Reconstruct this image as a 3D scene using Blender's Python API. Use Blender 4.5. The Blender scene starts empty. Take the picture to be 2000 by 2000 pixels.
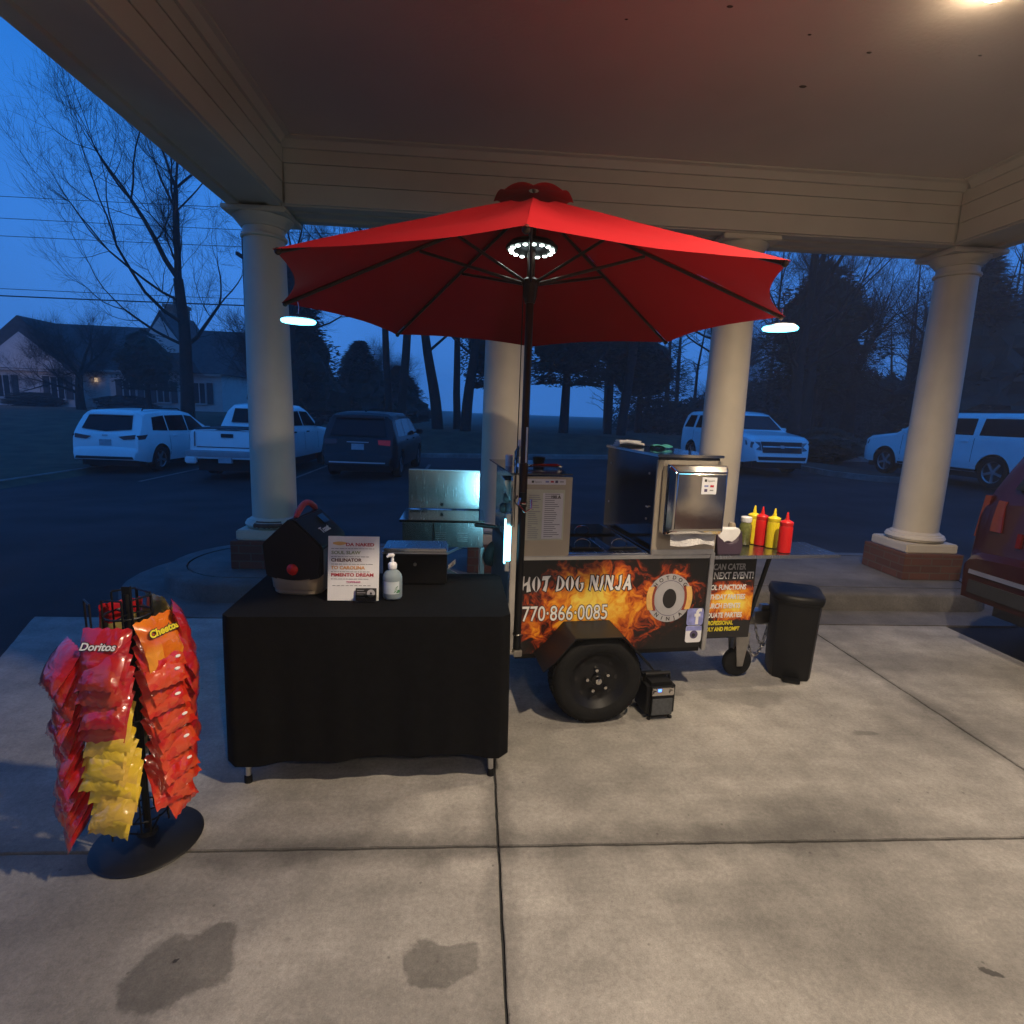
import bpy, bmesh, math, random
from math import sin, cos, pi, radians, sqrt
from mathutils import Matrix, Vector, noise

random.seed(7)
SC = bpy.context.scene
COL = SC.collection

# ------------------------------------------------------------------ camera
cd = bpy.data.cameras.new('camera'); cam = bpy.data.objects.new('camera', cd); COL.objects.link(cam)
cd.lens = 19.736; cd.sensor_width = 36; cd.clip_start = .05; cd.clip_end = 3000
cr = Vector((.99747, -.06170, .03519)); cu = Vector((-.02378, .17681, .98396)); cw = Vector((.06693, .98231, -.17490))
M = Matrix((cr, cu, -cw)).transposed().to_4x4(); M.translation = (0, 0, 1.57)
cam.matrix_world = M
SC.camera = cam

# ------------------------------------------------------------------ world: dusk sky under even cloud
world = bpy.data.worlds.new('World'); SC.world = world; world.use_nodes = True
nt = world.node_tree; nt.nodes.clear()
wo = nt.nodes.new('ShaderNodeOutputWorld'); bg = nt.nodes.new('ShaderNodeBackground')
sky = nt.nodes.new('ShaderNodeTexSky'); sky.sky_type = 'NISHITA'; sky.sun_disc = False
sky.sun_elevation = radians(1.0); sky.sun_rotation = radians(200); sky.air_density = 1.6; sky.dust_density = .6; sky.ozone_density = 5
tc = nt.nodes.new('ShaderNodeTexCoord'); sx = nt.nodes.new('ShaderNodeSeparateXYZ')
rp = nt.nodes.new('ShaderNodeValToRGB')
rp.color_ramp.elements[0].position = 0; rp.color_ramp.elements[0].color = (.050, .185, .560, 1)
rp.color_ramp.elements[1].position = .45; rp.color_ramp.elements[1].color = (.014, .150, .560, 1)
e = rp.color_ramp.elements.new(1.0); e.color = (.012, .125, .48, 1)
mx = nt.nodes.new('ShaderNodeMix'); mx.data_type = 'RGBA'; mx.inputs[0].default_value = .93
ms = nt.nodes.new('ShaderNodeVectorMath'); ms.operation = 'SCALE'; ms.inputs['Scale'].default_value = .10
nt.links.new(tc.outputs['Generated'], sx.inputs[0]); nt.links.new(sx.outputs['Z'], rp.inputs[0])
nt.links.new(sky.outputs[0], ms.inputs[0]); nt.links.new(ms.outputs[0], mx.inputs[6]); nt.links.new(rp.outputs[0], mx.inputs[7])
cn_ = nt.nodes.new('ShaderNodeTexNoise'); cn_.inputs['Scale'].default_value = 3.0; cn_.inputs['Detail'].default_value = 5
cm_ = nt.nodes.new('ShaderNodeMapRange'); cm_.inputs['From Min'].default_value = .3; cm_.inputs['From Max'].default_value = .7; cm_.inputs['To Min'].default_value = .90; cm_.inputs['To Max'].default_value = 1.10
cs_ = nt.nodes.new('ShaderNodeVectorMath'); cs_.operation = 'SCALE'
nt.links.new(tc.outputs['Generated'], cn_.inputs['Vector']); nt.links.new(cn_.outputs['Fac'], cm_.inputs[0]); nt.links.new(mx.outputs[2], cs_.inputs[0]); nt.links.new(cm_.outputs[0], cs_.inputs['Scale'])
nt.links.new(cs_.outputs[0], bg.inputs[0]); nt.links.new(bg.outputs[0], wo.inputs[0])
bg.inputs[1].default_value = SKY_STRENGTH = 1.42

# last glow of a sun that has set behind the cloud: almost nothing
sd = bpy.data.lights.new('sun', 'SUN'); so = bpy.data.objects.new('sun', sd); COL.objects.link(so)
sd.energy = .02; sd.angle = radians(40); sd.color = (.55, .75, 1); so.rotation_euler = (radians(70), 0, radians(20)); so.location = (0, 0, 30)

vs = SC.view_settings
vs.view_transform = 'Standard'; vs.look = 'None'; vs.exposure = 0; vs.gamma = 1; vs.use_curve_mapping = False
SC.render.engine = 'CYCLES'
cy = SC.cycles
cy.use_denoising = True; cy.max_bounces = 8; cy.diffuse_bounces = 4; cy.glossy_bounces = 4
cy.transmission_bounces = 8; cy.transparent_max_bounces = 12; cy.volume_bounces = 1
cy.caustics_reflective = False; cy.caustics_refractive = False; cy.sample_clamp_indirect = 4

# ------------------------------------------------------------------ mesh helpers
class MB:
    def __init__(s): s.v = []; s.f = []
    def add(s, vs, fs):
        o = len(s.v); s.v += [tuple(v) for v in vs]; s.f += [tuple(i + o for i in f) for f in fs]; return s
    def box(s, x0, x1, y0, y1, z0, z1, m=None):
        vs = [Vector((x, y, z)) for z in (z0, z1) for y in (y0, y1) for x in (x0, x1)]
        if m: vs = [m @ v for v in vs]
        return s.add(vs, [(0, 2, 3, 1), (4, 5, 7, 6), (0, 1, 5, 4), (2, 6, 7, 3), (0, 4, 6, 2), (1, 3, 7, 5)])
    def prism(s, poly, fn0, fn1):
        n = len(poly); a = [fn0(*p) for p in poly]; b = [fn1(*p) for p in poly]
        return s.add(a + b, [tuple(range(n - 1, -1, -1)), tuple(range(n, 2 * n))] + [(i, (i + 1) % n, n + (i + 1) % n, n + i) for i in range(n)])
    def lathe(s, prof, n=24, o=(0, 0, 0), ax='z', cap=True, sq=(1, 1)):
        vs = []; fs = []
        for r, h in prof:
            for k in range(n):
                a = 2 * pi * k / n; x, y = r * cos(a) * sq[0], r * sin(a) * sq[1]
                p = (x, y, h) if ax == 'z' else ((x, h, y) if ax == 'y' else (h, x, y))
                vs.append((p[0] + o[0], p[1] + o[1], p[2] + o[2]))
        m = len(prof)
        for i in range(m - 1):
            for k in range(n):
                a, b = i * n + k, i * n + (k + 1) % n
                fs.append((a, b, b + n, a + n) if ax != 'y' else (a, a + n, b + n, b))
        if cap:
            if prof[0][0] > 1e-5: fs.append(tuple(range(n - 1, -1, -1)) if ax != 'y' else tuple(range(n)))
            if prof[-1][0] > 1e-5: fs.append(tuple(range((m - 1) * n, m * n)) if ax != 'y' else tuple(range(m * n - 1, (m - 1) * n - 1, -1)))
        return s.add(vs, fs)
    def tube(s, pts, rad, n=8, cap=True):
        pts = [Vector(p) for p in pts]; m = len(pts)
        if not hasattr(rad, '__len__'): rad = [rad] * m
        vs = []; fs = []; ref = None
        for i, p in enumerate(pts):
            d = (pts[min(i + 1, m - 1)] - pts[max(i - 1, 0)])
            d = d.normalized() if d.length > 1e-9 else Vector((0, 0, 1))
            if ref is None: ref = d.orthogonal().normalized()
            u = (ref - d * ref.dot(d)); u = u.normalized() if u.length > 1e-6 else d.orthogonal().normalized()
            ref = u; w = d.cross(u)
            for k in range(n):
                a = 2 * pi * k / n; vs.append(p + (u * cos(a) + w * sin(a)) * rad[i])
        for i in range(m - 1):
            for k in range(n):
                a, b = i * n + k, i * n + (k + 1) % n; fs.append((a, b, b + n, a + n))
        if cap: fs += [tuple(range(n - 1, -1, -1)), tuple(range((m - 1) * n, m * n))]
        return s.add(vs, fs)
    def grid(s, fn, nu, nv):
        vs = [fn(i / nu, j / nv) for j in range(nv + 1) for i in range(nu + 1)]
        return s.add(vs, [(j * (nu + 1) + i, j * (nu + 1) + i + 1, (j + 1) * (nu + 1) + i + 1, (j + 1) * (nu + 1) + i) for j in range(nv) for i in range(nu)])
    def ball(s, c, r, n=12, m=8, sc=(1, 1, 1)):
        return s.lathe([(max(1e-6, r * sin(pi * i / m)) * 1, -r * cos(pi * i / m) * sc[2]) for i in range(m + 1)], n, c, 'z', False, sc[:2])
    def build(s, name, mt, parent=None, bevel=0, smooth=35, mx=None, seg=2):
        me = bpy.data.meshes.new(name); me.from_pydata(s.v, [], s.f)
        if bevel:
            bm = bmesh.new(); bm.from_mesh(me)
            bmesh.ops.remove_doubles(bm, verts=bm.verts, dist=1e-6)
            ed = [e for e in bm.edges if len(e.link_faces) == 2 and e.calc_face_angle(0) > radians(28)]
            bmesh.ops.bevel(bm, geom=ed, offset=bevel, segments=seg, affect='EDGES', clamp_overlap=True)
            bm.to_mesh(me); bm.free()
        if mx is not None: me.transform(mx)
        if smooth:
            me.shade_smooth(); me.set_sharp_from_angle(angle=radians(smooth))
        me.update()
        return link(name, me, mt, parent)

def link(name, me, mt, parent=None):
    o = bpy.data.objects.new(name, me); COL.objects.link(o)
    if mt is not None and not me.materials: me.materials.append(mt)
    if parent is not None: o.parent = parent
    return o
def thing(name, label, cat, loc=(0, 0, 0), rz=0, group=None):
    o = bpy.data.objects.new(name, None); COL.objects.link(o); o.location = loc; o.rotation_euler = (0, 0, rz)
    o.empty_display_size = .1
    return tag(o, label, cat, group)
def tag(o, label, cat, group=None):
    o['label'] = label; o['category'] = cat
    if group: o['group'] = group
    return o
def struct(o, label=None):
    o['kind'] = 'structure'
    if label: o['label'] = label
    return o
def stuff(o): o['kind'] = 'stuff'; return o
def dup(root, loc=None, rot=None, label=None, group=None):
    r = root.copy(); COL.objects.link(r)
    if loc is not None: r.location = loc
    if rot is not None: r.rotation_euler = rot
    if label: r['label'] = label
    if group: r['group'] = group
    for ch in list(root.children):
        c = ch.copy(); COL.objects.link(c); c.parent = r
        for g in list(ch.children):
            d = g.copy(); COL.objects.link(d); d.parent = c
    return r
def one(fn, *a, **k):
    m = MB(); getattr(m, fn)(*a, **k); return m

# ------------------------------------------------------------------ materials
def N(nt, t, **kw):
    n = nt.nodes.new(t)
    for k, v in kw.items(): setattr(n, k, v)
    return n
def mat(name, base, rough=.5, metal=0, var=.12, scale=6., bump=0., bscale=40., emit=None, estr=0, trans=0, coat=0, spec=.5, detail=5, rvar=.0, obj=True, ior=1.45):
    m = bpy.data.materials.new(name); m.use_nodes = True; nt = m.node_tree; b = nt.nodes['Principled BSDF']
    b.inputs['Roughness'].default_value = rough; b.inputs['Metallic'].default_value = metal
    b.inputs['Specular IOR Level'].default_value = spec; b.inputs['IOR'].default_value = ior
    if trans: b.inputs['Transmission Weight'].default_value = trans
    if coat: b.inputs['Coat Weight'].default_value = coat; b.inputs['Coat Roughness'].default_value = .06
    if emit: b.inputs['Emission Color'].default_value = (*emit, 1); b.inputs['Emission Strength'].default_value = estr
    co = N(nt, 'ShaderNodeTexCoord')
    src = co.outputs['Object'] if obj else N(nt, 'ShaderNodeNewGeometry').outputs['Position']
    nz = N(nt, 'ShaderNodeTexNoise'); nz.inputs['Scale'].default_value = scale; nz.inputs['Detail'].default_value = detail
    nt.links.new(src, nz.inputs['Vector'])
    if var:
        rp = N(nt, 'ShaderNodeValToRGB')
        rp.color_ramp.elements[0].position = .3; rp.color_ramp.elements[1].position = .7
        rp.color_ramp.elements[0].color = (*[max(0, c * (1 - var)) for c in base], 1); rp.color_ramp.elements[1].color = (*[min(1, c * (1 + var)) for c in base], 1)
        nt.links.new(nz.outputs['Fac'], rp.inputs[0]); nt.links.new(rp.outputs[0], b.inputs['Base Color'])
    else: b.inputs['Base Color'].default_value = (*base, 1)
    if rvar:
        mr = N(nt, 'ShaderNodeMapRange'); mr.inputs['To Min'].default_value = max(.02, rough - rvar); mr.inputs['To Max'].default_value = rough + rvar
        nt.links.new(nz.outputs['Fac'], mr.inputs[0]); nt.links.new(mr.outputs[0], b.inputs['Roughness'])
    if bump:
        n2 = N(nt, 'ShaderNodeTexNoise'); n2.inputs['Scale'].default_value = bscale; n2.inputs['Detail'].default_value = 4
        bp = N(nt, 'ShaderNodeBump'); bp.inputs['Strength'].default_value = bump; bp.inputs['Distance'].default_value = .01
        nt.links.new(src, n2.inputs['Vector']); nt.links.new(n2.outputs['Fac'], bp.inputs['Height']); nt.links.new(bp.outputs[0], b.inputs['Normal'])
    return m

def steel_mat(name, base=(.55, .56, .57), rough=.22, stretch=(60, 3, 3)):
    m = bpy.data.materials.new(name); m.use_nodes = True; nt = m.node_tree; b = nt.nodes['Principled BSDF']
    b.inputs['Metallic'].default_value = 1; b.inputs['Base Color'].default_value = (*base, 1)
    co = N(nt, 'ShaderNodeTexCoord'); mp = N(nt, 'ShaderNodeMapping'); mp.inputs['Scale'].default_value = stretch
    nz = N(nt, 'ShaderNodeTexNoise'); nz.inputs['Scale'].default_value = 3; nz.inputs['Detail'].default_value = 6
    mr = N(nt, 'ShaderNodeMapRange'); mr.inputs['To Min'].default_value = rough * .7; mr.inputs['To Max'].default_value = rough * 1.5
    nt.links.new(co.outputs['Object'], mp.inputs[0]); nt.links.new(mp.outputs[0], nz.inputs['Vector']); nt.links.new(nz.outputs['Fac'], mr.inputs[0]); nt.links.new(mr.outputs[0], b.inputs['Roughness'])
    bp = N(nt, 'ShaderNodeBump'); bp.inputs['Strength'].default_value = .05; bp.inputs['Distance'].default_value = .003
    nt.links.new(nz.outputs['Fac'], bp.inputs['Height']); nt.links.new(bp.outputs[0], b.inputs['Normal'])
    return m

def concrete_mat(name, base, dark_patches=(), rough=.82, mottle=.44):
    m = bpy.data.materials.new(name); m.use_nodes = True; nt = m.node_tree; b = nt.nodes['Principled BSDF']; L = nt.links.new
    pos = N(nt, 'ShaderNodeNewGeometry').outputs['Position']
    def noi(sc, det=6, rough_=.6):
        n = N(nt, 'ShaderNodeTexNoise'); n.inputs['Scale'].default_value = sc; n.inputs['Detail'].default_value = det; n.inputs['Roughness'].default_value = rough_; L(pos, n.inputs['Vector']); return n
    big, mid, fine = noi(.9, 4), noi(4.5, 8, .65), noi(60, 4)
    def ramp(src, lo, hi, a, c):
        r = N(nt, 'ShaderNodeValToRGB'); r.color_ramp.elements[0].position = lo; r.color_ramp.elements[1].position = hi
        r.color_ramp.elements[0].color = (a, a, a, 1); r.color_ramp.elements[1].color = (c, c, c, 1); L(src, r.inputs[0]); return r.outputs[0]
    def mul(a, c, fac=1):
        x = N(nt, 'ShaderNodeMix', data_type='RGBA', blend_type='MULTIPLY'); x.inputs[0].default_value = fac; L(a, x.inputs[6]); L(c, x.inputs[7]); return x.outputs[2]
    rgb = N(nt, 'ShaderNodeRGB'); rgb.outputs[0].default_value = (*base, 1)
    c = rgb.outputs[0]
    c = mul(c, ramp(big.outputs['Fac'], .32, .68, 1 - mottle, 1 + mottle * .4))
    c = mul(c, ramp(mid.outputs['Fac'], .3, .7, 1 - mottle * .8, 1.05))
    c = mul(c, ramp(fine.outputs['Fac'], .25, .75, .74, 1.10))
    gr_ = noi(230, 3); c = mul(c, ramp(gr_.outputs['Fac'], .3, .7, .78, 1.08))
    # long faint brush / tyre streaks
    mp = N(nt, 'ShaderNodeMapping'); mp.inputs['Scale'].default_value = (.5, 5, 1); L(pos, mp.inputs[0])
    st = N(nt, 'ShaderNodeTexNoise'); st.inputs['Scale'].default_value = 2.2; st.inputs['Detail'].default_value = 5; L(mp.outputs[0], st.inputs['Vector'])
    c = mul(c, ramp(st.outputs['Fac'], .35, .65, .90, 1.03))
    # dark pits
    vo = N(nt, 'ShaderNodeTexVoronoi'); vo.inputs['Scale'].default_value = 9; L(pos, vo.inputs['Vector'])
    c = mul(c, ramp(vo.outputs['Distance'], .025, .06, .55, 1.0))
    if dark_patches:
        wob = noi(5, 5); off = N(nt, 'ShaderNodeVectorMath', operation='SUBTRACT'); L(wob.outputs['Color'], off.inputs[0]); off.inputs[1].default_value = (.5, .5, .5)
        sc = N(nt, 'ShaderNodeVectorMath', operation='SCALE'); L(off.outputs[0], sc.inputs[0]); sc.inputs['Scale'].default_value = .22
        pp = N(nt, 'ShaderNodeVectorMath', operation='ADD'); L(pos, pp.inputs[0]); L(sc.outputs[0], pp.inputs[1])
        for (sx_, sy_, rx, ry, dark, soft) in dark_patches:
            mp = N(nt, 'ShaderNodeMapping'); mp.inputs['Location'].default_value = (-sx_ / rx, -sy_ / ry, 0); mp.inputs['Scale'].default_value = (1 / rx, 1 / ry, 0); L(pp.outputs[0], mp.inputs[0])
            ln = N(nt, 'ShaderNodeVectorMath', operation='LENGTH'); L(mp.outputs[0], ln.inputs[0])
            r = N(nt, 'ShaderNodeMapRange', interpolation_type='SMOOTHSTEP'); r.inputs['From Min'].default_value = 1 - soft; r.inputs['From Max'].default_value = 1 + soft; r.inputs['To Min'].default_value = dark; r.inputs['To Max'].default_value = 1
            L(ln.outputs['Value'], r.inputs[0])
            x = N(nt, 'ShaderNodeMix', data_type='RGBA', blend_type='MULTIPLY'); x.inputs[0].default_value = 1; L(c, x.inputs[6])
            cc = N(nt, 'ShaderNodeCombineColor'); [L(r.outputs[0], cc.inputs[i]) for i in range(3)]; L(cc.outputs[0], x.inputs[7]); c = x.outputs[2]
    L(c, b.inputs['Base Color']); b.inputs['Roughness'].default_value = rough
    ad = N(nt, 'ShaderNodeMath', operation='ADD'); L(mid.outputs['Fac'], ad.inputs[0]); L(fine.outputs['Fac'], ad.inputs[1])
    bp = N(nt, 'ShaderNodeBump'); bp.inputs['Strength'].default_value = .35; bp.inputs['Distance'].default_value = .006; L(ad.outputs[0], bp.inputs['Height']); L(bp.outputs[0], b.inputs['Normal'])
    return m

def flame_mat(name, cx, cz, rx, rz):
    m = bpy.data.materials.new(name); m.use_nodes = True; nt = m.node_tree; b = nt.nodes['Principled BSDF']; L = nt.links.new
    co = N(nt, 'ShaderNodeTexCoord').outputs['Object']
    mp = N(nt, 'ShaderNodeMapping'); mp.inputs['Location'].default_value = (-cx, 0, -cz); L(co, mp.inputs[0])
    # swirl the coordinate with noise so that the tongues lick outwards
    n0 = N(nt, 'ShaderNodeTexNoise'); n0.inputs['Scale'].default_value = 4.2; n0.inputs['Detail'].default_value = 3; L(mp.outputs[0], n0.inputs['Vector'])
    s0 = N(nt, 'ShaderNodeVectorMath', operation='SCALE'); s0.inputs['Scale'].default_value = .30; L(n0.outputs['Color'], s0.inputs[0])
    a0 = N(nt, 'ShaderNodeVectorMath', operation='ADD'); L(mp.outputs[0], a0.inputs[0]); L(s0.outputs[0], a0.inputs[1])
    n1 = N(nt, 'ShaderNodeTexNoise'); n1.inputs['Scale'].default_value = 13; n1.inputs['Detail'].default_value = 7; n1.inputs['Roughness'].default_value = .62; n1.inputs['Distortion'].default_value = 1.1; L(a0.outputs[0], n1.inputs['Vector'])
    ml = N(nt, 'ShaderNodeVectorMath', operation='MULTIPLY'); ml.inputs[1].default_value = (1 / rx, 0, 1 / rz); L(mp.outputs[0], ml.inputs[0])
    ln = N(nt, 'ShaderNodeVectorMath', operation='LENGTH'); L(ml.outputs[0], ln.inputs[0])
    fo = N(nt, 'ShaderNodeMapRange'); fo.inputs['From Min'].default_value = .1; fo.inputs['From Max'].default_value = 1.15; fo.inputs['To Min'].default_value = .36; fo.inputs['To Max'].default_value = -.42; L(ln.outputs['Value'], fo.inputs[0])
    n2 = N(nt, 'ShaderNodeTexNoise'); n2.inputs['Scale'].default_value = 3.4; n2.inputs['Detail'].default_value = 2; L(a0.outputs[0], n2.inputs['Vector'])
    s2 = N(nt, 'ShaderNodeMath', operation='MULTIPLY_ADD'); s2.inputs[1].default_value = .8; s2.inputs[2].default_value = -.40; L(n2.outputs['Fac'], s2.inputs[0])
    ad = N(nt, 'ShaderNodeMath', operation='ADD'); L(n1.outputs['Fac'], ad.inputs[0]); L(fo.outputs[0], ad.inputs[1])
    a2 = N(nt, 'ShaderNodeMath', operation='ADD'); L(ad.outputs[0], a2.inputs[0]); L(s2.outputs[0], a2.inputs[1])
    rp = N(nt, 'ShaderNodeValToRGB'); el = rp.color_ramp.elements
    el[0].position = .30; el[0].color = (.006, .005, .005, 1); el[1].position = .93; el[1].color = (.95, .70, .10, 1)
    for p, c in ((.42, (.03, .008, .005)), (.50, (.26, .03, .008)), (.60, (.60, .12, .01)), (.73, (.85, .34, .02))):
        x = el.new(p); x.color = (*c, 1)
    L(a2.outputs[0], rp.inputs[0]); L(rp.outputs[0], b.inputs['Base Color']); b.inputs['Roughness'].default_value = .38
    return m

def bag_mat(name, c1, c2, c3, s=14):
    m = bpy.data.materials.new(name); m.use_nodes = True; nt = m.node_tree; b = nt.nodes['Principled BSDF']; L = nt.links.new
    co = N(nt, 'ShaderNodeTexCoord').outputs['Object']
    oi = N(nt, 'ShaderNodeObjectInfo')
    ad = N(nt, 'ShaderNodeVectorMath', operation='ADD'); L(co, ad.inputs[0]); L(oi.outputs['Location'], ad.inputs[1])
    n1 = N(nt, 'ShaderNodeTexVoronoi'); n1.inputs['Scale'].default_value = s; L(ad.outputs[0], n1.inputs['Vector'])
    n2 = N(nt, 'ShaderNodeTexNoise'); n2.inputs['Scale'].default_value = s * .8; n2.inputs['Detail'].default_value = 3; L(ad.outputs[0], n2.inputs['Vector'])
    rp = N(nt, 'ShaderNodeValToRGB'); el = rp.color_ramp.elements; el[0].position = .38; el[0].color = (*c1, 1); el[1].position = .72; el[1].color = (*c2, 1); L(n2.outputs['Fac'], rp.inputs[0])
    sep = N(nt, 'ShaderNodeSeparateXYZ'); L(co, sep.inputs[0])
    # the printed chips sit on the lower half of the bag front
    mr = N(nt, 'ShaderNodeMapRange'); mr.inputs['From Min'].default_value = -.07; mr.inputs['From Max'].default_value = -.10; L(sep.outputs['Z'], mr.inputs[0])
    r3 = N(nt, 'ShaderNodeValToRGB'); r3.color_ramp.elements[0].position = .45; r3.color_ramp.elements[1].position = .5; r3.color_ramp.elements[0].color = (0, 0, 0, 1)
    sp = N(nt, 'ShaderNodeSeparateColor'); L(n1.outputs['Color'], sp.inputs[0]); L(sp.outputs[0], r3.inputs[0])
    mm = N(nt, 'ShaderNodeMath', operation='MULTIPLY'); L(mr.outputs[0], mm.inputs[0]); L(r3.outputs[0], mm.inputs[1])
    x = N(nt, 'ShaderNodeMix', data_type='RGBA'); L(mm.outputs[0], x.inputs[0]); L(rp.outputs[0], x.inputs[6]); x.inputs[7].default_value = (*c3, 1)
    L(x.outputs[2], b.inputs['Base Color']); b.inputs['Roughness'].default_value = .28; b.inputs['Coat Weight'].default_value = 1; b.inputs['Coat Roughness'].default_value = .09
    n3 = N(nt, 'ShaderNodeTexNoise'); n3.inputs['Scale'].default_value = 15; n3.inputs['Detail'].default_value = 2.5; n3.inputs['Distortion'].default_value = .5; L(ad.outputs[0], n3.inputs['Vector'])
    bp = N(nt, 'ShaderNodeBump'); bp.inputs['Strength'].default_value = 1; bp.inputs['Distance'].default_value = .012; L(n3.outputs['Fac'], bp.inputs['Height']); L(bp.outputs[0], b.inputs['Normal']); L(bp.outputs[0], b.inputs['Coat Normal'])
    return m

def cloth_red():
    m = bpy.data.materials.new('red_canvas'); m.use_nodes = True; nt = m.node_tree; L = nt.links.new; b = nt.nodes['Principled BSDF']; out = nt.nodes['Material Output']
    co = N(nt, 'ShaderNodeTexCoord').outputs['Object']
    nz = N(nt, 'ShaderNodeTexNoise'); nz.inputs['Scale'].default_value = 5; nz.inputs['Detail'].default_value = 5; L(co, nz.inputs['Vector'])
    rp = N(nt, 'ShaderNodeValToRGB'); rp.color_ramp.elements[0].color = (.25, .0010, .005, 1); rp.color_ramp.elements[1].color = (.32, .0020, .007, 1); L(nz.outputs['Fac'], rp.inputs[0]); L(rp.outputs[0], b.inputs['Base Color'])
    b.inputs['Roughness'].default_value = .85; b.inputs['Specular IOR Level'].default_value = .15
    tr = N(nt, 'ShaderNodeBsdfTranslucent'); tr.inputs[0].default_value = (.45, .004, .008, 1)
    ms = N(nt, 'ShaderNodeMixShader'); ms.inputs[0].default_value = .06; L(b.outputs[0], ms.inputs[1]); L(tr.outputs[0], ms.inputs[2]); L(ms.outputs[0], out.inputs[0])
    wv = N(nt, 'ShaderNodeTexNoise'); wv.inputs['Scale'].default_value = 350; L(co, wv.inputs['Vector']); bp = N(nt, 'ShaderNodeBump'); bp.inputs['Strength'].default_value = .15; bp.inputs['Distance'].default_value = .002; L(wv.outputs['Fac'], bp.inputs['Height']); L(bp.outputs[0], b.inputs['Normal'])
    return m

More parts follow.
